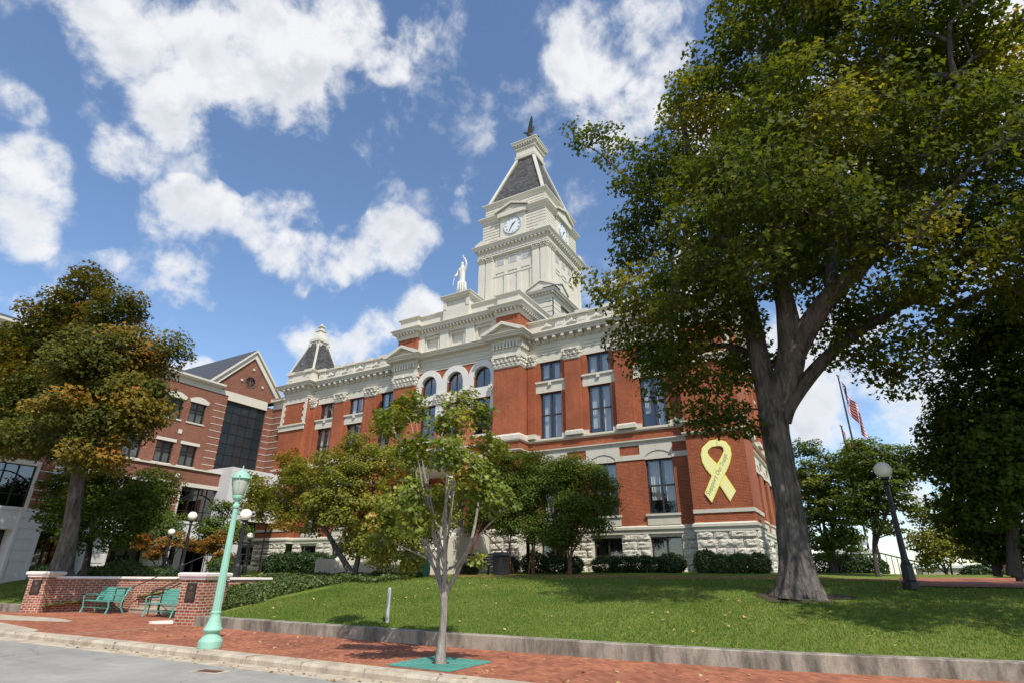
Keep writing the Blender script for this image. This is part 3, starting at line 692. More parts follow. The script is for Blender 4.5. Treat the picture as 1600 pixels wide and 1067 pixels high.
# ---- big piers either side of the arches
for s in (-1, 1):
    TR = front(C, YR); a, e = sorted((s*3.3, s*5.2))
    k = MB(TR); k.box(a, e, 0, 1.25, 9.62, 13.98); p = k.build('corner_pier', 'red_brick', ch)
    q = MB(TR); q.box(a-.10, e+.10, -.10, 1.0, 9.31, 9.52).taper(a-.10, e+.10, -.10, 1.0, 9.52, 9.64, .08); q.build('pier_base', 'white_stone', p)
    q = MB(TR); carved(q, a, e, -.02, 13.98, 14.80, .9, n=6); q.build('capital', 'white_stone', p)
    q = MB(TR); q.box(a-.08, e+.08, -.08, .9, 14.80, 15.66)
    i = a+.02
    while i < e-.05: q.box(i, i+.13, -.24, -.08, 15.30, 15.62); i += .25
    for j in range(4):
        for uu in (a-.24, e+.08): q.box(uu, uu+.16, .02+j*.25, .15+j*.25, 15.30, 15.62)
    q.build('pier_entablature', 'white_stone', p)
    MB(TR).box(a, e, 0, .9, 4.05, 9.2).build('pier_shaft', 'red_brick', p)
    q = MB(TR); q.box(a, e, .02, .9, 1.2, 3.7); rock(q, a, e, 1.32, 6, .40, .01, []); q.build('pier_plinth', 'rock_stone', p)
    c_ = (a+e)/2; hw = 1.62
    q = MB(TR); q.prism([(c_-hw+.25, 16.24), (c_+hw-.25, 16.24), (c_, 16.78)], 'xz', -.30, .5); 
    for sg in (-1, 1):
        q.prism([(c_+sg*hw, 16.20), (c_+sg*hw, 16.34), (c_, 17.00), (c_, 16.80), (c_+sg*(hw-.35), 16.20)], 'xz', -.70, .6)
    q.build('pediment', 'white_stone', p)
# ---- arched centre bay
TA = front(C, YA)
AW = [-2.22, 0, 2.22]
holes = []
for u in AW: holes += [(u-.68, u+.68, 13.13, 14.58), (u-.68, u+.68, 9.95, 12.38)]
MB(TA).wall(-3.3, 3.3, 8.7, 14.9, 0, holes, .3).build('arcade_wall', 'red_brick', ch)
q = MB(TA)
zs = 13.90
for u in AW:
    # ring and the square-headed stone jambs below it; the spandrel piece closes the corners of the opening
    q.prism(arch(u, zs, .66, 1.09, 18), 'xz', -.10, .02)
    for sg in (-1, 1):
        pts = [(u+sg*.69, zs), (u+sg*.69, 14.60), (u, 14.60), (u, zs+.66)]+[(u+sg*.66*math.sin(math.pi/2*i/8), zs+.66*math.cos(math.pi/2*i/8)) for i in range(1, 9)]
        q.prism(pts, 'xz', .05, .28)
    q.box(u-.68, u+.68, -.03, .28, 12.40, 13.12)
for u in (-3.33+.22, -1.11, 1.11, 3.33-.22):
    q.box(u-.42 if abs(u) < 2 else u-.20, u+.42 if abs(u) < 2 else u+.20, -.10, 0, 13.12, zs)
    w_ = .42 if abs(u) < 2 else .20
    q.box(u-w_, u+w_, -.06, 0, 11.55, 12.36)
q.build('arch_surround', 'white_cast', ch)
q = MB(TA)
for u, w_ in ((-3.1, .18), (-1.11, .42), (1.11, .42), (3.1, .18)): q = MB(TA); carved(q, u-w_, u+w_, -.08, 12.36, 13.12, .1, n=3); q.build('capital', 'white_stone', ch)
for u in AW: MB(TA).box(u-.80, u+.80, -.08, .28, 9.80, 9.94).build('sill', 'white_stone', ch)
for u in AW:
    f = MB(TA); f.prism(arch(u, zs, .57, .655, 16), 'xz', .16, .26); f.box(u-.655, u-.57, .16, .26, 13.13, zs).box(u+.57, u+.655, .16, .26, 13.13, zs).box(u-.57, u+.57, .16, .26, 13.13, 13.2)
    f.box(u-.035, u+.035, .17, .25, 13.2, zs+.56)
    w_ = f.build('arched_window', 'window_frame', ch)
    MB(TA).quad((u-.68, .21, 13.13), (u+.68, .21, 13.13), (u+.68, .21, 14.57), (u-.68, .21, 14.57)).build('pane', 'dark_glass', w_)
    win(ch, TA, u-.68, u+.68, 9.95, 12.38, .18, trans=11.1, curt=False, glass='dark_glass')
# ---- attic storey over the arches
q = MB(front(C, YA+.05))
q.wall(-3.45, 3.45, 16.3, 17.95, 0, [(u-.52, u+.52, 16.5, 17.48) for u in AW], .16)
for u in AW:
    q.quad((u-.52, .16, 16.5), (u+.52, .16, 16.5), (u+.52, .16, 17.48), (u-.52, .16, 17.48))
    q.box(u-.62, u-.52, -.05, .02, 16.42, 17.56).box(u+.52, u+.62, -.05, .02, 16.42, 17.56).box(u-.52, u+.52, -.05, .02, 17.48, 17.56)
for u in (-3.18, -1.11, 1.11, 3.18):
    w_ = .36 if abs(u) < 2 else .28
    q.box(u-w_, u+w_, -.16, 0, 16.3, 17.70); q.box(u-w_-.06, u+w_+.06, -.22, 0, 17.70, 17.78); q.box(u-w_-.02, u+w_+.02, -.19, 0, 17.78, 17.95)
q.build('attic_wall', 'white_stone', ch)
for s in (-1, 1):
    a, e = sorted((s*3.40, s*5.16)); TR = front(C, YR+.02)
    k = MB(TR); k.box(a, e, 0, 2.0, 16.3, 17.75)
    k.box(a+.28, a+.42, -.03, 0, 16.6, 17.6).box(e-.42, e-.28, -.03, 0, 16.6, 17.6).box(a+.42, e-.42, -.03, 0, 17.46, 17.6)
    k.build('attic_block', 'red_brick', ch)
AT = [(C+x, y) for x, y in [(-5.16, 34), (-5.16, 29.42), (-3.4, 29.42), (-3.4, 29.72), (3.4, 29.72), (3.4, 29.42), (5.16, 29.42), (5.16, 34)]]
sg_ = []
for i in range(len(AT)-1):
    (x0, y0), (x1, y1) = AT[i], AT[i+1]
    if math.hypot(x1-x0, y1-y0) > .8: sg_.append((x0, y0, x1, y1))
b = MB().sweep([(-.2, 17.70), (.06, 17.70), (.06, 17.86), (.12, 17.90), (.12, 18.12), (.36, 18.13), (.38, 18.24), (.46, 18.34), (.50, 18.36), (.50, 18.40), (0, 18.52), (-.2, 18.52), (-.2, 17.70)], AT, True); brackets(b, sg_, 17.88, 18.12, .10, .33, .13, .28).build('attic_cornice', 'white_stone', ch)
sweepc('attic_parapet', [(-.25, 18.45), (.02, 18.45), (.02, 18.62), (-.03, 18.64), (-.03, 19.18), (.06, 19.24), (.12, 19.32), (.12, 19.38), (-.25, 19.42), (-.25, 18.45)], path=AT)
q = MB(front(C, 0)); q.box(-1.02, 1.02, 29.48, 30.7, 19.3, 19.95); q.box(-1.12, 1.12, 29.40, 30.8, 18.5, 19.32); q.box(-1.12, -.86, 29.36, 29.46, 19.3, 19.9).box(.86, 1.12, 29.36, 29.46, 19.3, 19.9)
q.build('statue_pedestal', 'white_stone', ch)
sweepc('pedestal_cornice', [(0, 19.93), (.08, 19.93), (.12, 20.02), (.26, 20.10), (.28, 20.22), (.34, 20.27), (.34, 20.32), (0, 20.40)], path=[(C-1.02, 30.7), (C-1.02, 29.48), (C+1.02, 29.48), (C+1.02, 30.7)])
MB().box(C-1.0, C+1.0, 29.5, 30.68, 19.9, 20.36).build('pedestal_top', 'white_stone', ch)
MB(front(C, 0)).box(-5.0, 5.0, 30.0, 34, 16.3, 18.4).build('attic_body', 'white_stone', ch)

# ---- entrance porch with its steps
q = MB(front(C, 0))
def porch_col(u):
    k = MB(); k.lathe([(.34, 0), (.34, .12), (.28, .2), (.30, .28), (.25, .36), (.25, 1.2), (.215, 3.2), (.20, 3.25), (.24, 3.32), (.24, 3.38), (.30, 3.5), (.34, 3.58), (.34, 3.7)], (C+u, 26.9, 3.7), 16); k.box(C+u-.38, C+u+.38, 26.52, 27.28, 3.4, 3.72); return k.build('porch_column', 'white_stone', ch, smooth=False)
for u in (-2.0, 2.0): porch_col(u)
q.box(-2.4, 2.4, 26.45, 29.7, 7.4, 7.75); q.box(-2.32, 2.32, 26.53, 29.7, 7.75, 8.1); q.box(-2.7, 2.7, 26.15, 29.7, 8.1, 8.25); q.box(-2.8, 2.8, 26.05, 29.7, 8.25, 8.42)
q.build('entrance_porch', 'white_stone', ch); q = MB(front(C, 0)); q.box(-3.0, 3.0, 26.3, 29.7, 1.2, 3.42)
q.build('porch_floor', 'white_stone', ch); q = MB(front(C, 0))
for i in range(10): q.box(-2.7, 2.7, 26.3-.32*(i+1), 26.3-.32*i, 1.2, 3.42-.17*(i+1))
q.build('entrance_steps', 'white_stone', ch)
for s in (-1, 1):
    k = MB(); k.prism([(29.6, 1.3), (22.9, 1.3), (22.9, 2.15), (23.5, 2.2), (26.6, 4.0), (29.6, 4.05)], 'yz', C+s*3.02-.22, C+s*3.02+.22)
    k.box(C+s*3.02-.34, C+s*3.02+.34, 22.6, 23.35, 1.3, 2.35); k.build('stair_cheek', 'white_stone', ch)
MB(front(C, 29.7)).box(-1.1, 1.1, -.04, .04, 3.4, 6.4).build('entrance_door', 'dark_bin', ch)

# ---- corner turret roofs
for s in (-1, 1):
    cx, cy = C+s*16.3, 31.45; h = 1.45
    q = MB(); q.v = []; 
    k = MB(); k.box(cx-h-.02, cx+h+.02, cy-h-.02, cy+h+.02, 16.3, 17.25); k.sweep([(0, 17.2), (.10, 17.22), (.16, 17.32), (.16, 17.38), (0, 17.44)], [(cx-h, cy-h), (cx+h, cy-h), (cx+h, cy+h), (cx-h, cy+h)], True)
    t_ = k.build('turret', 'white_stone', ch)
    q.add([(cx-h, cy-h, 17.35), (cx+h, cy-h, 17.35), (cx+h, cy+h, 17.35), (cx-h, cy+h, 17.35), (cx-.42, cy-.42, 20.55), (cx+.42, cy-.42, 20.55), (cx+.42, cy+.42, 20.55), (cx-.42, cy+.42, 20.55)], [(0, 1, 5, 4), (1, 2, 6, 5), (2, 3, 7, 6), (3, 0, 4, 7), (4, 5, 6, 7)])
    q.build('turret_roof', 'slate', t_)
    for a, e in ((-1, -1), (1, -1), (1, 1), (-1, 1)): MB().tube([(cx+a*(h+.02), cy+e*(h+.02), 17.36), (cx+a*.44, cy+e*.44, 20.55)], .09, 4).build('hip_rib', 'white_stone', t_)
    c_ = MB(); sq = lambda r0: [(cx-r0, cy-r0), (cx+r0, cy-r0), (cx+r0, cy+r0), (cx-r0, cy+r0)]
    c_.taper(cx-.50, cx+.50, cy-.50, cy+.50, 20.25, 20.5, -.03)
    c_.box(cx-.62, cx+.62, cy-.62, cy+.62, 20.5, 20.62).box(cx-.56, cx+.56, cy-.56, cy+.56, 20.62, 20.78).taper(cx-.50, cx+.50, cy-.50, cy+.50, 20.78, 21.55, .22).box(cx-.36, cx+.36, cy-.36, cy+.36, 21.55, 21.64).taper(cx-.22, cx+.22, cy-.22, cy+.22, 21.64, 22.0, .06).box(cx-.26, cx+.26, cy-.26, cy+.26, 22.0, 22.07).ball((cx, cy, 22.2), .13)
    for a in (-1, 1):
        for sd in range(4):
            c_.T = around(cx, cy, sd); c_.prism([(a*.5-.17, 20.3), (a*.5*.6+.17, 20.3), (a*.36, 19.95)], 'xz', -.66, -.52); c_.T = None
    c_.build('turret_cap', 'white_stone', t_)

# ================================================================ CLOCK TOWER (part of the courthouse)
TX, TY = C, 40.85
def sq(h): return [(TX-h, TY-h), (TX+h, TY-h), (TX+h, TY+h), (TX-h, TY+h)]
def tsweep(name, prof, h, m='white_stone'): return MB().sweep(prof, sq(h), True).build(name, m, ch)
# base with rusticated corner blocks and small pediments
q = MB(); q.box(TX-3.95, TX+3.95, TY-3.95, TY+3.95, 16.3, 22.6)
for k in range(4):
    q.T = around(TX, TY, k)
    for s in (-1, 1):
        z = 17.0
        while z < 22.3:
            x0, x1 = sorted((s*2.55, s*4.18)); q.box(x0, x1-(.0), -4.17, -3.95, z, z+.40); z += .46
    q.T = None
for a in (-1, 1):
    for e in (-1, 1):
        z = 17.0
        while z < 22.3:
            q.box(TX+a*3.7, TX+a*4.18, TY+e*3.7, TY+e*4.172, z+.005, z+.395); z += .46
q.build('tower_base', 'white_stone', ch)
tsweep('tower_base_cornice', [(0, 22.35), (.12, 22.35), (.12, 22.62), (.20, 22.66), (.20, 22.80), (.42, 22.84), (.46, 22.95), (.52, 23.02), (.52, 23.08), (0, 23.3), (-.6, 23.3)], 4.1)
for k in range(4):
    for s in (-1, 1):
        q = MB(around(TX, TY, k)); c_ = s*3.35; hw = 1.28
        q.prism([(c_-hw, 23.08), (c_+hw, 23.08), (c_+hw, 23.14), (c_, 23.78), (c_-hw, 23.14)], 'xz', -4.63, -3.6)
        q.prism([(c_-hw-.06, 23.13), (c_-hw-.06, 23.26), (c_, 23.96), (c_+hw+.06, 23.26), (c_+hw+.06, 23.13), (c_, 23.80)], 'xz', -4.74, -3.6)
        for i in range(8): q.box(c_-hw+.1+i*.3, c_-hw+.22+i*.3, -4.42, -4.3, 22.64, 22.82)
        q.build('base_pediment', 'white_stone', ch)
# belfry shaft
q = MB(); q.box(TX-3.3, TX+3.3, TY-3.3, TY+3.3, 22.8, 28.4)
lou = MB()
for k in range(4):
    q.T = lou.T = around(TX, TY, k)
    q.box(-3.32, -1.98, -3.42, -3.3, 23, 28.3); q.box(1.98, 3.32, -3.42, -3.3, 23, 28.3)
    q.box(-1.98, 1.98, -3.40, -3.3, 26.45, 26.62); q.box(-1.98, 1.98, -3.36, -3.3, 26.62, 27.16); q.box(-1.98, 1.98, -3.42, -3.3, 28.18, 28.4)
    for u in (-1.32, 0, 1.32):
        for a, e in ((u-.44, u-.37), (u+.37, u+.44)): q.box(a, e, -3.36, -3.3, 27.18, 28.14)
        lou.box(u-.37, u+.37, -3.315, -3.3, 27.25, 28.05)
        for j in range(9): lou.box(u-.37, u+.37, -3.35, -3.315, 27.27+j*.088, 27.31+j*.088)
        q.box(u-.40, u+.40, -3.36, -3.3, 23.2, 24.1)
    for u, hw in ((-1.86, .12), (-.66, .2), (.66, .2), (1.86, .12)):
        q.box(u-hw, u+hw, -3.42, -3.3, 23.0, 26.1); q.box(u-hw-.04, u+hw+.04, -3.46, -3.3, 26.1, 26.2); q.box(u-hw, u+hw, -3.42, -3.3, 26.2, 26.45)
    for u in (-1.28, 0, 1.28):
        q.box(u-.40, u+.40, -3.35, -3.3, 26.15, 26.45)
q.T = lou.T = None
q.build('belfry', 'white_stone', ch); lou.build('louvre_panel', 'grey_white', ch)
for k in range(4):
    for u in (-3.16, -2.38, 2.38, 3.16):
        q = MB(around(TX, TY, k)); q.box(u-.33, u+.33, -3.54, -3.42, 23.3, 27.78); q.box(u-.38, u+.38, -3.58, -3.42, 23.0, 23.3); p = q.build('tower_pilaster', 'white_stone', ch)
        cp = MB(around(TX, TY, k)); carved(cp, u-.33, u+.33, -3.53, 27.78, 28.30, .1, sides=False, n=3); cp.build('capital', 'white_stone', p)
tsweep('tower_architrave', [(-.2, 28.28), (.08, 28.28), (.08, 28.44), (.12, 28.46), (.12, 28.60), (.06, 28.62), (.06, 28.80), (.12, 28.84), (-.2, 28.84)], 3.5)
TCORN = [(-.2, 28.82), (.14, 28.82), (.14, 29.08), (.36, 29.10), (.38, 29.22), (.44, 29.28), (.50, 29.38), (.53, 29.40), (.53, 29.46), (0, 29.60), (-.4, 29.60)]
def sqsegs(h): p = sq(h); return [(*p[i], *p[(i+1) % 4]) for i in range(4)]
brackets(MB().sweep(TCORN, sq(3.5), True), sqsegs(3.5), 28.84, 29.09, .12, .34, .18, .40).build('tower_cornice', 'white_stone', ch)
q = MB(); q.box(TX-3.45, TX+3.45, TY-3.45, TY+3.45, 29.4, 29.75)
for k in range(4):
    q.T = around(TX, TY, k)
    for s in (-1, 1):   # low gabled corner stones on the cornice
        x0, x1 = sorted((s*2.4, s*3.8)); c_ = (x0+x1)/2
        q.prism([(x0, 29.5), (x1, 29.5), (x1, 29.78), (c_, 30.12), (x0, 29.78)], 'xz', -3.82, -3.3)
q.T = None; q.build('corner_stone', 'white_stone', ch)
# clock stage: horizontal rusticated bands
q = MB(); q.box(TX-3.20, TX+3.20, TY-3.20, TY+3.20, 29.6, 32.3); z = 29.8
while z < 32.1: q.sweep([(0, z), (.10, z), (.10, z+.24), (0, z+.26)], sq(3.2), True); z += .31
for k in range(4):
    q.T = around(TX, TY, k); q.box(-1.30, 1.30, -3.44, -3.2, 29.7, 32.35)
    q.box(-1.62, -1.30, -3.40, -3.2, 29.7, 30.2).box(1.30, 1.62, -3.40, -3.2, 29.7, 30.2)
q.T = None
q.build('clock_stage', 'white_stone', ch)
tsweep('clock_cornice', [(0, 32.15), (.14, 32.15), (.16, 32.32), (.30, 32.40), (.34, 32.50), (.42, 32.60), (.42, 32.68), (0, 32.80)], 3.24)
q = MB()
for k in range(4):
    q = MB(around(TX, TY, k)); q.box(-1.5, 1.5, -3.70, -3.2, 32.15, 32.62)
    q.prism([(-1.55, 32.62), (1.55, 32.62), (0, 33.22)], 'xz', -3.66, -3.1)
    q.prism([(-1.78, 32.64), (-1.78, 32.80), (0, 33.48), (1.78, 32.80), (1.78, 32.64), (0, 33.28)], 'xz', -3.86, -3.1)
    q.build('clock_pediment', 'white_stone', ch)
q = MB(); q.box(TX-3.08, TX+3.08, TY-3.08, TY+3.08, 32.7, 34.0); z = 32.95
while z < 33.8: q.sweep([(0, z), (.07, z), (.07, z+.2), (0, z+.22)], sq(3.08), True); z += .28
q.build('tower_attic', 'white_stone', ch)
tsweep('roof_cornice', [(0, 33.9), (.10, 33.92), (.14, 34.02), (.26, 34.10), (.32, 34.2), (.36, 34.24), (.36, 34.32), (0, 34.5), (-.2, 34.62)], 3.05)
for k in range(4):    # clocks
    T = around(TX, TY, k) @ Matrix.Translation((0, -3.44, 31.06)) @ Matrix.Rotation(math.pi/2, 4, 'X') @ Matrix.Diagonal((.97, .97, 1, 1))
    r_ = MB(T); ring = [(1.0*math.cos(2*math.pi*i/40), 1.0*math.sin(2*math.pi*i/40)) for i in range(41)]
    for i in range(40):
        a, b_ = ring[i], ring[i+1]; r_.add([(a[0], a[1], 0), (b_[0], b_[1], 0), (b_[0]*.92, b_[1]*.92, .10), (a[0]*.92, a[1]*.92, .10), (b_[0]*.86, b_[1]*.86, .03), (a[0]*.86, a[1]*.86, .03)], [(0, 1, 2, 3), (3, 2, 4, 5)])
    ck = r_.build('clock', 'clock_ring', ch)
    MB(T).lathe([(.90, 0), (.90, .03)], n=40).build('clock_face', 'clock_white', ck)
    nu = MB(T)
    for i in range(12):
        a = math.pi*2*i/12; R_ = T @ Matrix.Rotation(-a, 4, 'Z')
        nu.T = R_; n_ = [2, 1, 2, 3, 2, 1, 2, 2, 3, 2, 1, 2][i]
        for j in range(n_): x = (j-(n_-1)/2)*.07; nu.box(x-.015, x+.015, .64, .79, .032, .04)
    for i in range(60):
        nu.T = T @ Matrix.Rotation(2*math.pi*i/60, 4, 'Z'); nu.box(-.007, .007, .83, .87, .032, .04)
    nu.T = T; nu.build('clock_numerals', 'clock_black', ck)
    h_ = MB(T @ Matrix.Rotation(-rad(47), 4, 'Z')); h_.prism([(-.035, -.12), (-.05, .1), (-.02, .44), (0, .49), (.02, .44), (.05, .1), (.035, -.12)], 'xy', .06, .08); h_.build('hour_hand', 'clock_black', ck)
    h_ = MB(T @ Matrix.Rotation(-rad(210), 4, 'Z')); h_.prism([(-.03, -.18), (-.04, .1), (-.015, .68), (0, .74), (.015, .68), (.04, .1), (.03, -.18)], 'xy', .09, .11); h_.build('minute_hand', 'clock_black', ck)
# steep slate roof
q = MB(); h = 2.88; t_ = .86; z0, z1 = 34.5, 40.75
q.add([(TX-h, TY-h, z0), (TX+h, TY-h, z0), (TX+h, TY+h, z0), (TX-h, TY+h, z0), (TX-t_, TY-t_, z1), (TX+t_, TY-t_, z1), (TX+t_, TY+t_, z1), (TX-t_, TY+t_, z1)], [(0, 1, 5, 4), (1, 2, 6, 5), (2, 3, 7, 6), (3, 0, 4, 7), (4, 5, 6, 7)])
q.build('tower_roof', 'slate', ch)
for a, e in ((-1, -1), (1, -1), (1, 1), (-1, 1)): q = MB(); q.tube([(TX+a*(h+.03), TY+e*(h+.03), z0), (TX+a*(t_+.03), TY+e*(t_+.03), z1)], .19, 4); q.tube([(TX+a*(h+.03), TY+e*(h+.03), z0), (TX+a*(t_+.03), TY+e*(t_+.03), z1)], .11, 6); q.build('hip_rib', 'white_stone', ch)
q = MB(); q.box(TX-1.02, TX+1.02, TY-1.02, TY+1.02, 40.6, 42.2)
q.sweep([(0, 40.6), (.10, 40.62), (.14, 40.9), (.0, 41.0)], sq(1.02), True); q.sweep([(0, 41.75), (.12, 41.78), (.16, 41.95), (.0, 42.02)], sq(1.02), True)
q.sweep([(0, 42.05), (.16, 42.05), (.16, 42.28), (.34, 42.30), (.36, 42.42), (.44, 42.55), (.44, 42.62), (0, 42.75)], sq(1.02), True)
q.box(TX-.9, TX+.9, TY-.9, TY+.9, 42.6, 43.0); q.taper(TX-.62, TX+.62, TY-.62, TY+.62, 43.0, 43.55, .15); brackets(q, sqsegs(1.02), 42.07, 42.29, .14, .32, .13, .28); q.build('tower_cap', 'white_stone', ch)
MB(TA).wall(-3.3, 3.3, 1.2, 8.72, .02, [(-2.9, -1.5, 4.6, 7.2), (1.5, 2.9, 4.6, 7.2)], .3).build('entrance_wall', 'red_brick', ch)
for u in (-2.2, 2.2): win(ch, TA, u-.7, u+.7, 4.6, 7.2, .2, curt=False, glass='dark_glass')

# ---------------------------------------------------------------- skinned figures
def skin(name, verts, edges, m, parent=None, sub=2, root=0, T=None):
    me = bpy.data.meshes.new(name); me.from_pydata([v[:3] for v in verts], edges, []); o = bpy.data.objects.new(name, me); col.objects.link(o)
    md = o.modifiers.new('s', 'SKIN'); md.use_smooth_shade = True
    for i, v in enumerate(verts):
        r = v[3]; me.skin_vertices[0].data[i].radius = (r, v[4] if len(v) > 4 else r); me.skin_vertices[0].data[i].use_root = (i == root)
    sd = o.modifiers.new('d', 'SUBSURF'); sd.levels = sub; sd.render_levels = sub
    dg = bpy.context.evaluated_depsgraph_get(); nm = bpy.data.meshes.new_from_object(o.evaluated_get(dg)); bpy.data.objects.remove(o)
    if T: nm.transform(T)
    nm.polygons.foreach_set('use_smooth', [True]*len(nm.polygons))
    return place_mesh(name, nm, m, parent)
# statue of Justice on the pedestal
st = thing('statue', 'white robed statue of Justice with one arm raised, standing on the parapet pedestal', 'statue', (C+.02, 29.95, 20.36), 0)
V = [(0,0,1.75,.27,.22),(0,0,1.35,.27,.24),(0,.02,.8,.31,.28),(0,.02,.15,.36,.33),(0,-.02,2.2,.27,.2),(0,-.02,2.52,.30,.17),(0,-.03,2.72,.11),(0,-.05,2.95,.15,.17),(0,-.04,3.12,.12),
     (.30,-.02,2.54,.12),(.42,-.10,2.85,.085),(.30,-.12,3.25,.065),(.12,-.10,3.52,.05),
     (-.30,-.02,2.5,.12),(-.44,-.08,2.1,.09),(-.42,-.28,1.85,.07),(-.46,-.36,1.78,.05)]
E_ = [(0,1),(1,2),(2,3),(0,4),(4,5),(5,6),(6,7),(7,8),(5,9),(9,10),(10,11),(11,12),(5,13),(13,14),(14,15),(15,16)]
skin('figure', V, E_, 'statue_white', st)
q = MB(); q.lathe([(.50, 0), (.50, .12), (.42, .16), (.38, .2)], n=16)
for i in range(14):
    a = 2*math.pi*i/14; q.tube([(.31*math.cos(a), .31*math.sin(a), 1.3), (.36*math.cos(a), .34*math.sin(a), .7), (.40*math.cos(a), .38*math.sin(a), .15)], [.03, .045, .055], 5)
q.build('robe_folds', 'statue_white', st, smooth=True)
q = MB(); q.tube([(.12, -.1, 3.5), (.02, -.1, 3.62), (-.1, -.08, 3.66)], [.03, .06, .02], 6); q.tube([(.14, -.12, 3.2), (.14, -.12, 3.75)], .018, 5); q.tube([(-.46, -.36, 1.9), (-.5, -.5, .9)], [.03, .02], 5)
q.ball((-.46, -.4, 1.75), .12, .1, .04); q.build('scales', 'statue_white', st)
st.scale = (.94, .94, .94)
# bronze eagle on the spire
eg = thing('eagle_statue', 'dark bronze eagle with raised wings perched on top of the clock tower', 'statue', (TX, TY, 43.55), rad(18)); eg.scale = (.82,)*3
V = [(0,0,.95,.26,.24),(.32,0,.82,.22),(.62,0,.66,.13),(1.0,0,.52,.16,.05),(1.25,0,.46,.12,.03),(-.25,0,1.1,.24),(-.45,0,1.32,.17),(-.62,0,1.42,.14),(-.78,0,1.40,.06),(-.88,0,1.32,.03),(.0,.14,.65,.10),(.0,.14,.35,.06),(0,-.14,.65,.10),(0,-.14,.35,.06)]
skin('body', V, [(0,1),(1,2),(2,3),(3,4),(0,5),(5,6),(6,7),(7,8),(8,9),(0,10),(10,11),(0,12),(12,13)], 'bronze', eg)
for s in (-1, 1):
    q = MB(); root = [(-.25, .2), (.35, .2)]
    pts = [(-.30, 1.05), (-.28, 1.5), (-.10, 1.95), (.10, 2.45), (.42, 3.05), (.62, 3.25), (.60, 2.95), (.72, 2.85), (.62, 2.6), (.70, 2.45), (.56, 2.2), (.62, 2.0), (.48, 1.7), (.50, 1.4), (.35, 1.05)]
    pts = [(.75*x, z) for x, z in pts]; n = len(pts)
    fr = [(x, s*(.16+.32*(z-1.0)+.05), z) for x, z in pts]; bk = [(x, s*(.16+.32*(z-1.0)-.03), z) for x, z in pts]
    q.add(fr+bk, [tuple(range(n)), tuple(range(2*n-1, n-1, -1))]+[(i, i+n, (i+1) % n+n, (i+1) % n) for i in range(n)])
    q.build('wing', 'bronze', eg)
MB().lathe([(.42, -.05), (.42, .06), (.2, .1), (.28, .2), (.30, .33), (.2, .42)], n=14).build('ball_base', 'bronze', eg)

# ---------------------------------------------------------------- yellow ribbon on the corner pavilion
rb = thing('ribbon_sign', 'yellow ribbon sign reading Support Our Troops on the brick corner of the courthouse', 'sign', (-5.2, 29.98, 5.0), local=False)
RP = [((-6.05, 5.49), (-5.75, 5.02)), ((-5.84, 5.89), (-5.47, 5.51)), ((-5.61, 6.32), (-5.29, 5.81)), ((-5.41, 6.66), (-5.06, 6.21)), ((-5.27, 6.9), (-4.87, 6.48)), ((-5.02, 7.24), (-4.64, 6.89)), ((-4.87, 7.5), (-4.51, 7.3)), ((-4.88, 7.68), (-4.52, 7.67)), ((-5.0, 7.77), (-4.70, 7.98)), ((-5.14, 7.78), (-5.11, 8.15)), ((-5.43, 7.76), (-5.52, 8.10)), ((-5.62, 7.62), (-5.91, 7.78)), ((-5.66, 7.49), (-6.02, 7.44)), ((-5.58, 7.31), (-5.99, 7.03)), ((-5.27, 6.9), (-5.84, 6.65)), ((-4.96, 6.36), (-5.61, 6.32)), ((-4.75, 5.94), (-5.25, 5.76)), ((-4.55, 5.52), (-4.89, 5.03))]
def strip(i0, i1, y, th, shrink=0):
    b = MB()
    for i in range(i0, i1):
        (a, c), (a2, c2) = RP[i], RP[i+1]
        def sh(p, q_):
            P, Q = Vector(p), Vector(q_); d = (Q-P).normalized()*shrink; return P+d, Q-d
        a_, c_ = sh(a, c); a2_, c2_ = sh(a2, c2)
        b.add([(a_[0], y, a_[1]), (c_[0], y, c_[1]), (c2_[0], y, c2_[1]), (a2_[0], y, a2_[1]), (a_[0], y+th, a_[1]), (c_[0], y+th, c_[1]), (c2_[0], y+th, c2_[1]), (a2_[0], y+th, a2_[1])], [(0, 1, 2, 3), (4, 7, 6, 5), (0, 3, 7, 4), (1, 5, 6, 2)])
    return b
strip(0, 9, 29.940, .02).build('ribbon_edge', 'yellow_edge', rb); strip(0, 9, 29.934, .005, .035).build('ribbon_band', 'yellow', rb)
strip(9, 17, 29.965, .02).build('ribbon_edge', 'yellow_edge', rb); strip(9, 17, 29.959, .005, .035).build('ribbon_band', 'yellow', rb)
cu = bpy.data.curves.new('txt', 'FONT'); cu.body = 'Support Our Troops'; cu.size = .30; cu.shear = .35; cu.space_character = 1.05
to = bpy.data.objects.new('txt', cu); col.objects.link(to)
me = bpy.data.meshes.new_from_object(to.evaluated_get(bpy.context.evaluated_depsgraph_get())); bpy.data.objects.remove(to)
xs_ = [v.co.x for v in me.vertices]; L = max(xs_)-min(xs_); x0_ = min(xs_)
path = [Vector(p) for p in ((-5.88, 5.38), (-5.60, 5.88), (-5.34, 6.32), (-5.10, 6.68), (-4.90, 7.0), (-4.76, 7.35))]
for v in me.vertices:
    t = (v.co.x-x0_)/L*(len(path)-1); i = min(int(t), len(path)-2); f = t-i
    p = path[i].lerp(path[i+1], f)
    d0 = (path[min(i+1, len(path)-1)]-path[max(i-1, 0)]).normalized() if i else (path[1]-path[0]).normalized(); d1 = (path[min(i+2, len(path)-1)]-path[i]).normalized(); d = d0.lerp(d1, f).normalized()
    nrm = Vector((-d.y, d.x)); w2 = p+nrm*(v.co.y-.06)
    v.co = (w2.x+5.2, -.052, w2.y-5.0)
place_mesh('lettering', me, 'ribbon_ink', rb)

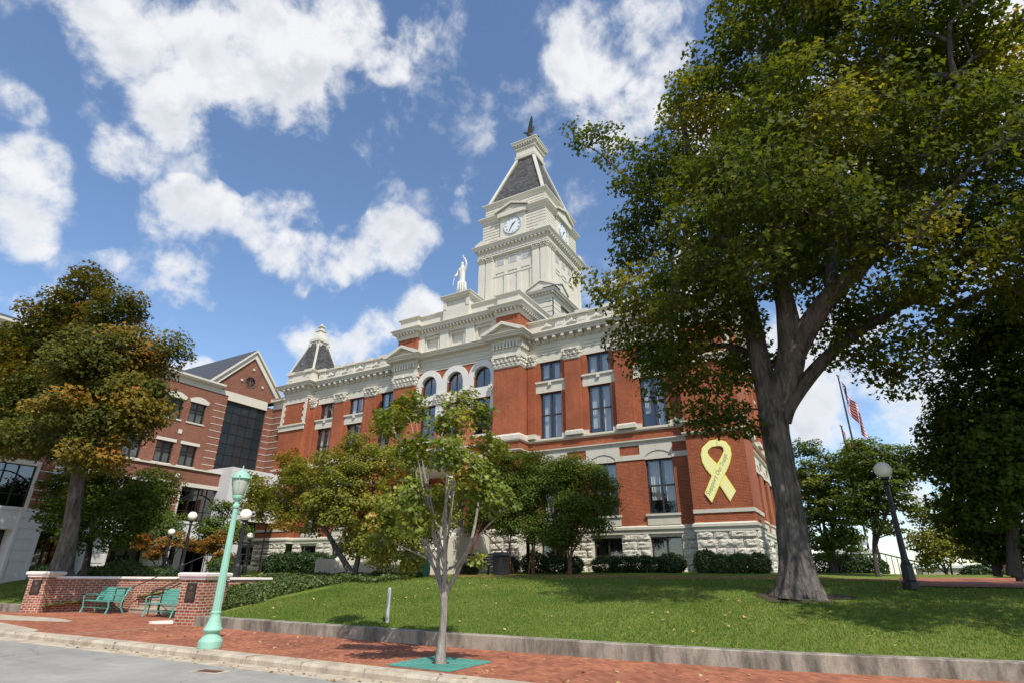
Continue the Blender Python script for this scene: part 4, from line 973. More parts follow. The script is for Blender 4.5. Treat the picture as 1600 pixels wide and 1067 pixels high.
# ================================================================ MODERN BRICK BUILDING ON THE LEFT
mb_ = thing('office_building', 'modern brown brick building with tall dark glazing under a gable and a white arcade', 'building', (-46, 20, 1.4), local=False)
TU = right(-41)
uw = []; 
for k in range(8):
    for c_ in (23.75, 21.99): uw.append(c_-3.9*k)
holes = [(c_-.6, c_+.6, 11.93, 13.42) for c_ in uw]+[(c_-.6, c_+.6, 8.75, 10.25) for c_ in uw]+[(25.93, 29.54, 8.3, 14.29)]
MB(TU).wall(-8, 30.22, 8.1, 14.62, 0, holes, .22).build('brick_wall', 'brown_brick', mb_)
q = MB(TU)
for k in range(8): MB(TU).box(22.80-3.9*k-.13, 22.80-3.9*k+.13, -.05, 0, 10.95, 11.25).build('square_ornament', 'white_stone', mb_)
for (a, e) in ((24.95, 25.93), (29.54, 30.2)):
    z = 8.55
    while z < 14.2: MB(TU).box(a, e, -.025, 0, z, z+.045).build('stone_band', 'white_stone', mb_); z += .52
MB(TU).box(25.93, 29.54, -.06, 0, 14.29, 15.0).build('glazing_lintel', 'white_stone', mb_)
q = MB(TU); q.box(-8, 24.6, -.06, .1, 14.62, 14.98).box(-8, 25.2, -.14, .1, 14.98, 15.06).box(-8, 25.3, -.34, .1, 15.06, 15.16).box(-8, 25.35, -.42, .1, 15.16, 15.30)
q.box(24.6, 25.93, -.06, .1, 14.62, 14.98); q.build('cornice', 'white_stone', mb_)
q = MB(); q.quad((-40.6, -8, 15.30), (-40.6, 25.3, 15.30), (-46, 25.3, 17.3), (-46, -8, 17.3)); q.build('roof', 'shingle', mb_)
for c_ in uw:
    for z0, z1 in ((11.93, 13.42), (8.75, 10.25)):
        w_ = win(mb_, TU, c_-.6, c_+.6, z0, z1, .12, trans=z1-.5, curt=False, glass='soft_glass', fm='black_iron', fw=.05)
        if z0 > 11: MB(TU).prism([(c_-.72, 13.43), (c_+.72, 13.43), (c_+.78, 13.66), (c_+.3, 13.86), (c_, 13.90), (c_-.3, 13.86), (c_-.78, 13.66)], 'xz', -.07, .02).build('lintel', 'white_stone', w_)
        else: MB(TU).box(c_-.72, c_+.72, -.07, .02, 10.26, 10.47).build('lintel', 'white_stone', w_)
        MB(TU).box(c_-.70, c_+.70, -.07, .1, z0-.11, z0-.005).build('sill', 'white_stone', w_)
        bl = MB(TU); bl.quad((c_-.55, .3, z0), (c_+.55, .3, z0), (c_+.55, .3, z1), (c_-.55, .3, z1)); bl.build('blind', 'blind', w_)
# glass wall
q = MB(TU)
for i in range(6): x = 25.93+3.61*i/5; q.box(x-.022, x+.022, .13, .20, 8.3, 14.29)
for j in range(8): z = 8.45+5.8*j/7; q.box(25.93, 29.54, .135, .19, z-.018, z+.018)
g_ = q.build('curtain_wall', 'black_iron', mb_)
MB(TU).quad((25.93, .16, 8.3), (29.54, .16, 8.3), (29.54, .16, 14.29), (25.93, .16, 14.29)).build('pane', 'tinted_glass', g_)
# gable
gp = MB(TU); n = 24; cx_, cz_, rr = 27.6, 16.25, .50
ring = [(cx_+rr*math.cos(2*math.pi*i/n), cz_+rr*math.sin(2*math.pi*i/n)) for i in range(n)]
outer = []
A_, B_, P_ = (24.6, 15.0), (30.5, 15.0), (27.55, 18.3)
def onout(an):
    d = Vector((math.cos(an), math.sin(an))); best = 9e9
    for a, e in ((A_, B_), (B_, P_), (P_, A_)):
        a, e = Vector(a), Vector(e); ed = e-a; den = d.x*ed.y-d.y*ed.x
        if abs(den) < 1e-6: continue
        w_ = a-Vector((cx_, cz_)); t = (w_.x*ed.y-w_.y*ed.x)/den; u = (w_.x*d.y-w_.y*d.x)/den
        if t > 0 and -.001 <= u <= 1.001: best = min(best, t)
    return (cx_+d.x*best, cz_+d.y*best)
angs = sorted([2*math.pi*i/n for i in range(n)]+[math.atan2(p[1]-cz_, p[0]-cx_) % (2*math.pi) for p in (A_, B_, P_)])
for i in range(len(angs)):
    a0, a1 = angs[i], angs[(i+1) % len(angs)]
    r0 = (cx_+rr*math.cos(a0), cz_+rr*math.sin(a0)); r1 = (cx_+rr*math.cos(a1), cz_+rr*math.sin(a1)); o0, o1 = onout(a0), onout(a1)
    gp.quad((r0[0], 0, r0[1]), (r1[0], 0, r1[1]), (o1[0], 0, o1[1]), (o0[0], 0, o0[1]))
gp.build('gable_wall', 'brown_brick', mb_)
q = MB(TU)
q.prism([(24.15, 15.2), (24.62, 15.2), (27.55, 18.32), (30.48, 15.2), (30.95, 15.2), (27.55, 18.82)], 'xz', -.14, .2)
q.prism([(23.95, 15.3), (24.2, 15.3), (27.55, 18.86), (30.9, 15.3), (31.15, 15.3), (27.55, 19.06)], 'xz', -.30, .2)
for (u, z) in ((27.65, 17.35), (26.75, 16.2), (28.75, 16.1)): q.T = TU @ Matrix.Translation((u, -.05, z)) @ Matrix.Rotation(-math.pi/2, 4, 'X'); q.lathe([(.10, -.05), (.10, .02)], n=10)
q.T = TU
q.build('gable_moulding', 'white_stone', mb_)
f = MB(TU); f.prism(arch(cx_, cz_, .43, .52, 24, 0, 2*math.pi), 'xz', -.03, .1); f.box(cx_-.02, cx_+.02, .03, .09, cz_-.45, cz_+.45).box(cx_-.45, cx_-.02, .03, .09, cz_-.02, cz_+.02).box(cx_+.02, cx_+.45, .03, .09, cz_-.02, cz_+.02)
w_ = f.build('round_window', 'rust', mb_)
MB(TU).prism([(cx_+.46*math.cos(2*math.pi*i/20), cz_+.46*math.sin(2*math.pi*i/20)) for i in range(20)], 'xz', .06, .08).build('pane', 'dark_glass', w_)
q = MB(); q.quad((-40.72, 23.95, 15.32), (-40.72, 27.55, 19.07), (-56, 27.55, 19.07), (-56, 23.95, 15.32)); q.quad((-40.72, 27.55, 19.07), (-40.72, 31.15, 15.32), (-56, 31.15, 15.32), (-56, 27.55, 19.07)); q.build('gable_roof', 'shingle', mb_)
# link to the courthouse
TL = front(-41, 30.22)
MB(TL).wall(0, 1.75, 1.3, 15.0, 0, [], .1).build('link_wall', 'brown_brick', mb_)
q = MB(TL); z = 8.55
while z < 14.2: q.box(0, 1.7, -.03, 0, z, z+.045); z += .52
q.box(0, 1.7, -.06, 0, 14.5, 15.1).box(0, 1.8, -.4, 0, 15.1, 15.35); q.build('link_trim', 'white_stone', mb_)
# projecting lower storeys
XL = -39.2; TW = right(XL)
uc = [24.2-3.73*k for k in range(8)]
holes = [(c_-1.4, c_+1.4, 4.85, 7.10) for c_ in uc]+[(c_-1.25, c_+1.25, 1.3, 3.72) for c_ in uc]
k = MB(TW); k.wall(-8, 25.8, 7.10, 8.25, 0, [], .1)
for c_ in uc: k.wall(c_-2.33, c_-1.4, 4.85, 7.10, 0, [], .1)
k.build('lower_brick_wall', 'brown_brick', mb_)
k = MB(TW); k.wall(-8, 25.8, -.2, 4.85, 0, [h for h in holes if h[2] < 2], 1.2); k.box(-8, 25.8, -.06, 0, 4.70, 4.86)
for c_ in uc:
    k.box(c_-1.42, c_-1.26, -.05, 0, 1.2, 4.70); 
    k.box(c_-2.47, c_-2.32, -.05, 0, 1.2, 4.70)
    z = 2.1
    while z < 4.6: k.box(c_-2.32, c_-1.42, -.03, 0, z+.02, z+.50); z += .56
k.build('stone_arcade', 'grey_white', mb_)
q = MB(TW); q.box(-8, 25.85, -.12, .1, 8.25, 8.36)
for c_ in uc:
    q.box(c_-1.52, c_+1.52, -.07, .1, 7.10, 7.36); q.box(c_-1.52, c_-1.40, -.05, .2, 4.86, 7.10); q.box(c_+1.40, c_+1.52, -.05, .2, 4.86, 7.10)
    z = 5.3
    while z < 7: q.box(c_-2.23, c_-1.52, -.025, 0, z, z+.045); z += .52
    q.box(c_-1.87-.13, c_-1.87+.13, -.05, 0, 7.62, 7.88)
q.build('lower_trim', 'white_stone', mb_)
MB().quad((-41, -8, 8.30), (XL, -8, 8.30), (XL, 25.8, 8.30), (-41, 25.8, 8.30)).build('ledge', 'grey_white', mb_)
for c_ in uc:
    f = MB(TW); f.box(c_-1.4, c_-1.33, .15, .25, 4.85, 7.1).box(c_+1.33, c_+1.4, .15, .25, 4.85, 7.1)
    for x in (-.62, .62, 0): f.box(c_+x-.03, c_+x+.03, .15, .25, 4.85, 7.1)
    for a, e in ((-1.33, -.65), (-.59, -.03), (.03, .59), (.65, 1.33)): f.box(c_+a, c_+e, .16, .24, 5.5, 5.56)
    R0 = 1.75; hh = math.asin(1.33/R0)
    for i in range(10):
        t0, t1 = -hh+2*hh*i/10, -hh+2*hh*(i+1)/10
        f.tube([(c_+R0*math.sin(t0), .13, 4.95+R0*math.cos(t0)), (c_+R0*math.sin(t1), .13, 4.95+R0*math.cos(t1))], .03, 4)
    w_ = f.build('arched_light_window', 'black_iron', mb_)
    MB(TW).quad((c_-1.4, .2, 4.85), (c_+1.4, .2, 4.85), (c_+1.4, .2, 7.1), (c_-1.4, .2, 7.1)).build('pane', 'dark_glass', w_)
    f = MB(TW); f.box(c_-1.25, c_+1.25, 1.05, 1.1, 3.5, 3.72)
    for x in (-1.2, -.4, .4, 1.2): f.box(c_+x-.04, c_+x+.04, 1.02, 1.1, 1.3, 3.5)
    w_ = f.build('ground_floor_glazing', 'black_iron', mb_)
    MB(TW).quad((c_-1.25, 1.12, 1.3), (c_+1.25, 1.12, 1.3), (c_+1.25, 1.12, 3.72), (c_-1.25, 1.12, 3.72)).build('pane', 'dark_glass', w_)
MB().box(-56, -42.2, -8, 30.5, 1, 15).build('interior', 'interior', mb_)
MB().box(-42.2, -40.5, -8, 24.9, 1.0, 8.1).build('interior', 'interior', mb_)
MB().quad((-41, -8, 1), (-56, -8, 1), (-56, -8, 15.2), (-41, -8, 15.2)).build('end_wall', 'brown_brick', mb_)
# entrance box
TB = right(-37.93)
k = MB(TB); k.wall(25.45, 32.5, 1.2, 8.72, 0, [(27.2, 30.6, 1.2, 5.1)], .5); k.build('porch_wall', 'grey_white', mb_)
k = MB(front(-41, 25.45)); k.wall(0, 3.07, 1.2, 8.72, 0, [], .1); k.build('porch_wall', 'grey_white', mb_)
MB().quad((-41, 25.45, 8.70), (-37.93, 25.45, 8.70), (-37.93, 32.5, 8.70), (-41, 32.5, 8.70)).build('porch_roof', 'grey_white', mb_)
f = MB(TB)
for x in (27.2, 28.3, 29.4, 30.5): f.box(x, x+.08, .42, .5, 1.2, 5.1)
for z in (2.4, 3.6, 5.0): f.box(27.28, 30.5, .43, .49, z, z+.08)
w_ = f.build('glass_door', 'black_iron', mb_)
MB(TB).quad((27.2, .46, 1.2), (30.6, .46, 1.2), (30.6, .46, 5.1), (27.2, .46, 5.1)).build('pane', 'dark_glass', w_)
MB().box(-40.5, -38.6, 26, 31.3, 1.25, 8).build('interior', 'interior', mb_)

# ================================================================ GROUND
def sheet(name, pts, z, m, kind='structure'):
    me = bpy.data.meshes.new(name); me.from_pydata([(x, y, z) for x, y in pts], [], [tuple(range(len(pts)))]); me.update(); box_uv(me)
    o = place_mesh(name, me, m, None); return tag(o, kind=kind)
CB = [(-300, 3.0), (-60, 5.6), (-32, 7.0), (-24, 7.62), (-20, 7.82), (-15, 8.0), (-10, 8.10), (-4, 8.16), (6, 8.2), (60, 8.2), (300, 8.2)]      # kerb face
sheet('road', [(-300, -300), (300, -300)]+[(x, y+.02) for x, y in CB[::-1]], 0, 'asphalt')
kb = MB(); prof = [(0, -.2), (0, .085), (-.02, .115), (-.06, .13), (-.38, .134), (-.38, -.2)]
kb.sweep([(o, z) for o, z in prof], CB); ko = kb.build('kerb', 'pale_concrete'); tag(ko, kind='structure')
gt = MB(); gt.sweep([(.42, -.02), (.42, .004), (0, .006), (0, -.02)], CB); tag(gt.build('gutter', 'pale_concrete'), kind='structure')
kj = MB()
for i in range(-30, 20):
    x = i*1.5; 
    for j in range(len(CB)-1):
        if CB[j][0] <= x < CB[j+1][0]:
            y = CB[j][1]+(CB[j+1][1]-CB[j][1])*(x-CB[j][0])/(CB[j+1][0]-CB[j][0]); kj.box(x-.004, x+.004, y-.002, y+.37, .02, .1352)
tag(kj.build('kerb_joint', 'old_concrete'), kind='structure')
WALKB = [(300, 13.5), (60, 13.3), (6, 12.95), (1.9, 12.65), (-1.3, 11.9), (-4.2, 11.62), (-8, 11.5), (-17.7, 11.62)]
sheet('sidewalk', [(x, y+.36) for x, y in CB]+[(x, y+.1) for x, y in WALKB]+[(-17.9, 12.0), (-18.6, 13.2), (-20, 14.2), (-27.2, 14.25), (-28.4, 12.9), (-28.6, 11.6), (-40, 11.7), (-300, 20)], .130, 'paver')
sheet('ramp', [(-40, 9.2), (-30.5, 8.9), (-24.8, 9.45), (-22.6, 10.15), (-22.3, 10.3), (-22.6, 10.6), (-24.6, 10.9), (-27, 10.6), (-40, 11.6)][::-1][::-1], .134, 'pale_concrete')
sheet('ramp', [(-19.3, 8.12), (-19.8, 8.5), (-24, 9.1), (-30, 8.6), (-33, 7.4), (-24, 7.95)], .134, 'pale_concrete')
ln = MB(); ln.T = None; p0, p1 = Vector((-17.9, 8.45)), Vector((-18.05, 11.2)); d_ = (p1-p0).normalized(); n_ = Vector((-d_.y, d_.x))*.035
ln.add([(*(p0-n_), .1345), (*(p0+n_), .1345), (*(p1+n_), .1345), (*(p1-n_), .1345)], [(3, 2, 1, 0)]); tag(ln.build('paving_joint', 'pale_concrete'), kind='structure')
# lawn terrain
def inplaza(x, y):   # inside the brick plaza or the stair corridor
    if 11.0 < y <= 14.2: return -28.25+(y-11.6)*.5+.1 < x < -18.35-max(0, y-12.2)*.8-.1
    return 14.2 < y < 17.2 and -25.55 < x < -22.4
WB = WALKB[::-1]
def wally(x):
    if x < -28.3: return 11.45
    if x < WB[0][0]: return 11.62
    for j in range(len(WB)-1):
        if WB[j][0] <= x <= WB[j+1][0]: return WB[j][1]+(WB[j+1][1]-WB[j][1])*(x-WB[j][0])/(WB[j+1][0]-WB[j][0])
    return WB[-1][1]
def H(x, y):
    w0 = wally(x)+.3; t = max(0, min(1, (y-w0)/(9.4 if x > -29 else 6.0))); top = 1.49 if x < -2 else (1.43 if x > 2 else 1.49-.06*(x+2)/4)
    z = .37+(top-.37)*(1-(1-t)**1.45)
    z += .34*max(0, min(1, (y-22)/8))
    if x < -22: z = min(z, 1.50) if y < 30 else z
    if y > 60: z -= (y-60)*.02
    return z
def Hn(x, y): return H(x, y)+.03*mnoise.noise(Vector((x*.35, y*.35, 0)))*min(1, max(0, (y-wally(x)-.3)/2))
xs = np.concatenate([np.arange(-300, -60, 20), np.arange(-60, -32, 2), np.arange(-32, -14, .2), np.arange(-14, 12, .4), np.arange(12, 60, 3), np.arange(60, 301, 20)])
ts = np.concatenate([np.arange(0, 3, .15), np.arange(3, 12, .3), np.arange(12, 26, .8), np.arange(26, 80, 5), np.arange(80, 340, 40)])
V = []; F = []
for i, x in enumerate(xs):
    for j, t in enumerate(ts):
        y = wally(x)+.22+t; V.append((x, y, Hn(x, y) if j else Hn(x, y)-.01))
nt_ = len(ts)
for i in range(len(xs)-1):
    for j in range(nt_-1):
        a = i*nt_+j; c4 = [a, a+nt_, a+nt_+1, a+1]
        if all(inplaza(V[k][0], V[k][1]) for k in c4): continue
        F.append(c4)
me = bpy.data.meshes.new('lawn'); me.from_pydata(V, [], F); me.update(); me.polygons.foreach_set('use_smooth', [True]*len(me.polygons)); box_uv(me)
tag(place_mesh('lawn', me, 'grass_ground', None), kind='structure')
def drape(name, pts_fn, nu, nv, lift, m):
    V = []; F = []
    for i in range(nu+1):
        for j in range(nv+1):
            x, y = pts_fn(i/nu, j/nv); V.append((x, y, Hn(x, y)+lift))
    for i in range(nu):
        for j in range(nv): a = i*(nv+1)+j; F.append((a, a+nv+1, a+nv+2, a+1))
    me = bpy.data.meshes.new(name); me.from_pydata(V, [], F); me.update(); box_uv(me); return tag(place_mesh(name, me, m, None), kind='structure')
drape('brick_path', lambda u, v: (1.2+u*60, 20.9+v*5.5+u*2), 60, 10, .03, 'paver')
drape('brick_path', lambda u, v: (-22.1+u*23.3, 22.6+v*2.2), 50, 4, .02, 'paver')
drape('brick_path', lambda u, v: (-25.4+u*3.2, 17.0+v*14), 6, 30, .02, 'paver')
# retaining kerb of the lawn
rw = MB(); path = WALKB[::-1][0:]; path = [(x, y) for x, y in path if x < 100]
rw.sweep([(-.30, -.1), (.0, -.1), (.0, .39), (-.015, .405), (-.29, .405), (-.30, .39)], [(x, y) for x, y in path])
rj = rw.build('retaining_wall', 'old_concrete'); tag(rj, 'low stained concrete retaining wall along the brick sidewalk below the front lawn', 'wall')
rw = MB(); rw.sweep([(-.30, -.1), (.0, -.1), (.0, .40), (-.30, .40)], [(-60, 11.7), (-28.5, 11.45)]); tag(rw.build('retaining_wall', 'old_concrete'), 'short concrete retaining wall left of the brick garden wall', 'wall')

# ---------------------------------------------------------------- brick garden walls, pillars, stairs
def gwall(label, pts, z1=1.36, th=.34, z0=.0):
    t = thing('garden_wall', label, 'wall', (pts[0][0], pts[0][1], .13), local=False)
    b = MB(); b.sweep([(0, z0), (0, z1), (-th, z1), (-th, z0)], pts); b.build('wall_body', 'garden_brick', t)
    b = MB(); b.sweep([(.05, z1), (.05, z1+.06), (.03, z1+.085), (-th-.03, z1+.085), (-th-.05, z1+.06), (-th-.05, z1), (.05, z1)], pts); b.build('coping', 'cap_stone', t); return t
PL = [(-28.2, 11.75), (-28.02, 12.5), (-27.7, 13.15), (-27.2, 13.6), (-26.5, 13.88), (-25.62, 13.95), (-25.60, 17.6)]
gwall('long curved red brick garden wall with pale coping behind the left bench', PL)
PR = [(-22.35, 17.6), (-22.35, 13.97), (-21.0, 13.92), (-19.9, 13.6), (-19.0, 13.0), (-18.5, 12.2)]
gwall('red brick garden wall on the right of the steps, behind the right bench', PR)
def pillar(label, cx, cy, s=.42, z1=1.42, rz=0, plq=True, z0=.13):
    t = thing('brick_pillar', label, 'pillar', (cx, cy, z0), rz)
    h = z1-z0
    MB().box(-s, s, -s, s, -.1, h).build('shaft', 'garden_brick', t)
    b = MB(); c_ = [(-s, -s), (s, -s), (s, s), (-s, s)]
    b.sweep([(0, h-.02), (.05, h), (.05, h+.05), (.10, h+.09), (.11, h+.16), (.08, h+.19), (0, h+.2)], c_, True); b.box(-s-.01, s+.01, -s-.01, s+.01, h, h+.2); b.build('cap', 'cap_stone', t)
    if plq:
        b = MB(); b.box(-.17, .17, -s-.03, -s, h-.62, h-.12); b.box(-.19, .19, -s-.02, -s+.001, h-.64, h-.10)
        p = b.build('plaque', 'plaque', t)
        b = MB(); b.lathe([(.06, 0), (.06, .008)], n=10)
        T = Matrix.Translation((0, -s-.03, h-.24)) @ Matrix.Rotation(math.pi/2, 4, 'X'); b.v = [tuple(T @ Vector(v)) for v in b.v]
        for i in range(4): b.box(-.12+.02*(i % 2), .12-.02*(i % 2), -s-.034, -s-.03, h-.38-.05*i, h-.365-.05*i)
        b.build('plaque_relief', 'rust', p)
    return t
pillar('brick pillar with stone cap and dark plaque at the far left end of the garden wall', -28.32, 11.85, .36, rz=rad(30))
pillar('brick pillar with stone cap and dark plaque nearest the green street lamp', -18.15, 11.98, .45, rz=rad(12))
pillar('stone-capped brick pillar at the foot of the stair handrail, behind the nearer pillar', -22.1, 14.25, .34, plq=False)
q = MB(); n = 14
q.prism([(-19.15+.55*math.cos(math.pi*(.55+.9*i/n)), 12.0+.7*math.sin(math.pi*(.75+.9*i/n))) for i in range(n+1)]+[(-18.6, 12.1)], 'xy', .131, .19); tag(q.build('curved_step_edge', 'cap_stone'), 'pale curved kerb stone at the base of the right brick pillar', 'kerb stone')
stp = thing('steps', 'pale concrete garden steps between the two benches', 'steps', (-23.8, 13.8, .13), local=False)
for i in range(8):
    y = 13.9+.36*i; z = .13+.165*(i+1); MB().box(-25.58, -22.37, y, 17.4, z-.165-(.2 if i == 0 else 0), z-.03).box(-25.58, -22.37, y-.025, 17.4, z-.03, z).build('step', 'pale_concrete', stp)
def rail(label, x, sgn=1):
    t = thing('handrail', label, 'handrail', (x, 13.3, .13), local=False); g = .13
    b = MB(); sl = .165/.36
    def Z(y): return g+.9+max(0, (y-13.6))*sl
    b.tube([(x, 13.02, g+.45), (x, 13.02, g+.9)] if False else [(x, 13.05, g), (x, 13.05, g+.88), (x, 13.08, g+.9), (x, 13.6, g+.9), (x, 16.5, Z(16.5)), (x, 17.0, Z(16.5))], .02, 6); b.build('rail', 'black_iron', t)
    for y, z0 in ((13.42, g), (16.45, .13+.165*8)): MB().tube([(x, y, z0), (x, y, Z(y))], .02, 6).build('post', 'black_iron', t)
    return t
rail('black iron handrail on the left side of the steps beside the bench', -25.25)
rail('black iron handrail on the right side of the steps behind the second bench', -22.75)

# ---------------------------------------------------------------- benches
def bench(label, loc, rz):
    t = thing('park_bench', label, 'bench', loc, rz, 'benches in the brick plaza'); L = .9
    prof = [(.26, .42), (.14, .425), (.02, .415), (-.10, .40), (-.22, .39), (-.30, .42)]
    def slats(pr, nm):
        b = MB()
        for i in range(len(pr)-1):
            (y0, z0), (y1, z1) = pr[i], pr[i+1]; d = Vector((y1-y0, z1-z0)); d.normalize(); n = Vector((-d.y, d.x))*.014
            a = Vector((y0, z0))+d*.008; e = Vector((y1, z1))-d*.008
            b.prism([tuple(a-n), tuple(e-n), tuple(e+n), tuple(a+n)], 'yz', -L, L)
        return b.build(nm, 'green_paint', t)
    # seat faces -y: y negative is the front
    S = [(-.28, .43), (-.20, .445), (-.12, .445), (-.04, .44), (.04, .43), (.12, .42), (.20, .42)]; slats(S, 'seat')
    B = [(.22, .44), (.25, .52), (.28, .60), (.31, .68), (.34, .76), (.37, .84), (.40, .92)]; slats(B, 'backrest')
    for x in (-L, L):
        b = MB(); b.tube([(x, -.30, .0), (x, -.24, .22), (x, -.28, .42)], [.035, .028, .03], 6); b.build('leg', 'green_paint', t)
        b = MB(); b.tube([(x, .34, .0), (x, .20, .24), (x, .20, .42), (x, .30, .68), (x, .42, .94)], [.035, .028, .03, .03, .03], 6); b.build('leg', 'green_paint', t)
        b = MB(); b.tube([(x, -.28, .42), (x, -.30, .60), (x, -.22, .66), (x, .10, .66), (x, .28, .62)], .022, 6); b.build('armrest', 'green_paint', t)
    b = MB(); b.tube([(-L, -.24, .2), (L, -.24, .2)], .012, 5).tube([(-L, .2, .2), (L, .2, .2)], .012, 5).tube([(0, -.2, .42), (0, .2, .1)], .012, 5); b.build('stretcher', 'green_paint', t)
    return t
bench('green slatted metal bench in full view in front of the long brick wall', (-26.1, 13.12, .13), rad(1))
bench('green slatted metal bench partly hidden by the nearer brick pillar', (-21.98, 13.22, .13), rad(-2))

# ---------------------------------------------------------------- lamps
gl = thing('street_lamp', 'tall mint green street lamp with a glass lantern, standing by the kerb', 'lamp post', (-12.29, 8.52, .13))
def flute(prof, n, dep):
    b = MB(); V = []; F = []
    for r, z in prof:
        for k in range(2*n): a = math.pi*k/n; rr = r*(1-dep*(k % 2)); V.append((rr*math.cos(a), rr*math.sin(a), z))
    m = len(prof); N = 2*n
    for i in range(m-1):
        for k in range(N): F.append((i*N+k, i*N+(k+1) % N, (i+1)*N+(k+1) % N, (i+1)*N+k))
    b.add(V, F); return b
MB().lathe([(.235, 0), (.24, .02), (.24, .13), (.225, .16), (.20, .19), (.15, .25), (.14, .29), (.155, .31), (.19, .335), (.195, .36), (.17, .40), (.13, .50), (.105, .60), (.098, .66), (.108, .67), (.108, .70), (.09, .715)], n=24).build('base', 'teal_paint', gl, smooth=False)
flute([(.088, .70), (.084, 1.2), (.066, 2.2), (.052, 2.88)], 12, .10).build('shaft', 'teal_paint', gl)
MB().lathe([(.06, 2.86), (.075, 2.88), (.075, 2.93), (.055, 2.96), (.05, 3.0), (.075, 3.04), (.11, 3.08), (.12, 3.12), (.12, 3.15), (.09, 3.16)], n=20).build('collar', 'teal_paint', gl)
ln_ = MB().lathe([(.10, 3.15), (.125, 3.18), (.15, 3.3), (.17, 3.45), (.175, 3.54)], n=18).build('lamp_glass', 'lamp_glass', gl, smooth=True)
b = MB()
for i in range(4):
    a = math.pi/4+math.pi/2*i; ca, sa = math.cos(a), math.sin(a)
    b.tube([(r*ca, r*sa, z) for r, z in ((.115, 3.15), (.16, 3.3), (.185, 3.45), (.195, 3.56), (.205, 3.60))], .011, 5); b.ball((.215*ca, .215*sa, 3.585), .02)
b.build('lantern_frame', 'teal_paint', gl)
MB().lathe([(.19, 3.52), (.21, 3.53), (.21, 3.555), (.19, 3.565), (.182, 3.60), (.16, 3.645), (.125, 3.68), (.08, 3.705), (.05, 3.712), (.045, 3.735), (.02, 3.75), (.015, 3.77), (.025, 3.785), (.015, 3.80), (.004, 3.85)], n=24).build('lantern_roof', 'teal_paint', gl, smooth=True)
def globe_lamp(label, loc, h, s=1, r=.235):
    t = thing('globe_lamp', label, 'lamp post', loc, 0, 'black lamp posts with round white globes')
    flute([(.20*s, -.1), (.20*s, .08), (.16*s, .12), (.145*s, .5), (.10*s, .60), (.085*s, .72)], 8, .08).build('base', 'black_iron', t)
    flute([(.085*s, .7), (.075*s, h*.5), (.06*s, h-.42)], 8, .10).build('shaft', 'black_iron', t)
    MB().lathe([(.06*s, h-.45), (.09*s, h-.40), (.07*s, h-.34), (.07*s, h-.30), (.12*s, h-.26), (.12*s, h-.215), (.06*s, h-.2)], n=14).build('fitter', 'black_iron', t)
    MB().ball((0, 0, h), r, r, r, 24, 14).build('globe', 'opal', t, smooth=True)
    return t
globe_lamp('black post with round white globe on the lawn right of the big tree', (1.14, 20.0, 1.44), 3.12)
globe_lamp('black post with round white globe behind the brick pillars left of the green lamp', (-30.2, 18.5, 1.45), 2.93)
globe_lamp('thick black post, its globe half hidden by leaves, just right of the green lamp', (-24.4, 17.5, 1.40), 2.72, 1.25, .27)
globe_lamp('smaller globe lamp among the orange leaves near the modern building', (-33.5, 19.5, 1.45), 2.28, .9, .19)
globe_lamp('smallest globe lamp beside the glass doors of the modern building', (-32.7, 24.0, 1.5), 2.27, .9, .19)
globe_lamp('globe lamp in the shade under the trees at the far right edge', (4.25, 24.0, 1.45), 1.95, .9, .2)
# ---------------------------------------------------------------- small street things
tg = thing('tree_grate', 'square green cast iron grate round the base of the small street tree', 'tree grate', (-6.81, 9.32, .135), 0)
b = MB(); s = .62
for i in range(25):
    x = -s+2*s*i/24
    for (y0, y1) in ((-s, s),):
        if abs(x) < .17:
            yy = math.sqrt(.17**2-x*x); b.box(x-.016, x+.016, -s, -yy, 0, .016).box(x-.016, x+.016, yy, s, 0, .016)
        else: b.box(x-.016, x+.016, -s, s, 0, .016)
for r in (.19, .32, .45, .58):
    pts = arch(0, 0, r-.018, r+.018, 40, 0, 2*math.pi); 
    for i in range(40):
        a0, a1 = 2*math.pi*i/40, 2*math.pi*(i+1)/40; b.quad(((r-.018)*math.cos(a0), (r-.018)*math.sin(a0), .019), ((r+.018)*math.cos(a0), (r+.018)*math.sin(a0), .019), ((r+.018)*math.cos(a1), (r+.018)*math.sin(a1), .019), ((r-.018)*math.cos(a1), (r-.018)*math.sin(a1), .019))
b.box(-s-.04, s+.04, -s-.04, -s, 0, .021).box(-s-.04, s+.04, s, s+.04, 0, .021).box(-s-.04, -s, -s, s, 0, .021).box(s, s+.04, -s, s, 0, .021)
b.build('grating', 'green_paint', tg); MB().box(-s, s, -s, s, -.003, .003).build('soil', 'mulch', tg)
dr = thing('drain_cover', 'small rusty drain cover set in the road in front of the green lamp', 'drain cover', (-10.25, 7.2, .0), rad(10))
b = MB(); b.box(-.32, .32, -.17, .17, .001, .009); b.build('frame', 'pale_concrete', dr); b = MB(); b.box(-.22, .24, -.11, .11, .009, .013)
for i in range(7): b.box(-.20+.06*i, -.17+.06*i, -.09, .09, .013, .018)
b.build('cover', 'rust', dr)
ps = thing('sign_post', 'short grey metal post in the front lawn carrying a small sign seen edge-on', 'sign post', (-10.78, 12.35, H(-10.78, 12.35)), 0)
MB().lathe([(.045, -.1), (.045, .80), (.04, .82), (.01, .83)], n=12).build('post', 'grey_post', ps)
pl_ = MB(Matrix.Rotation(math.atan2(12.35, -10.78), 4, 'Z')).box(-.26, .26, -.006, .006, .50, .80).build('sign_plate', 'grey_post', ps)
gb = thing('litter_bin', 'green litter bin in front of the courthouse entrance steps', 'bin', (-17.6, 22.4, 1.5), 0)
MB().lathe([(.26, 0), (.30, .05), (.32, .85), (.33, .88)], n=16).build('body', 'green_bin', gb); MB().lathe([(.34, .88), (.34, .93), (.28, 1.02), (.12, 1.08), (.10, 1.07)], n=16).build('lid', 'green_bin', gb)
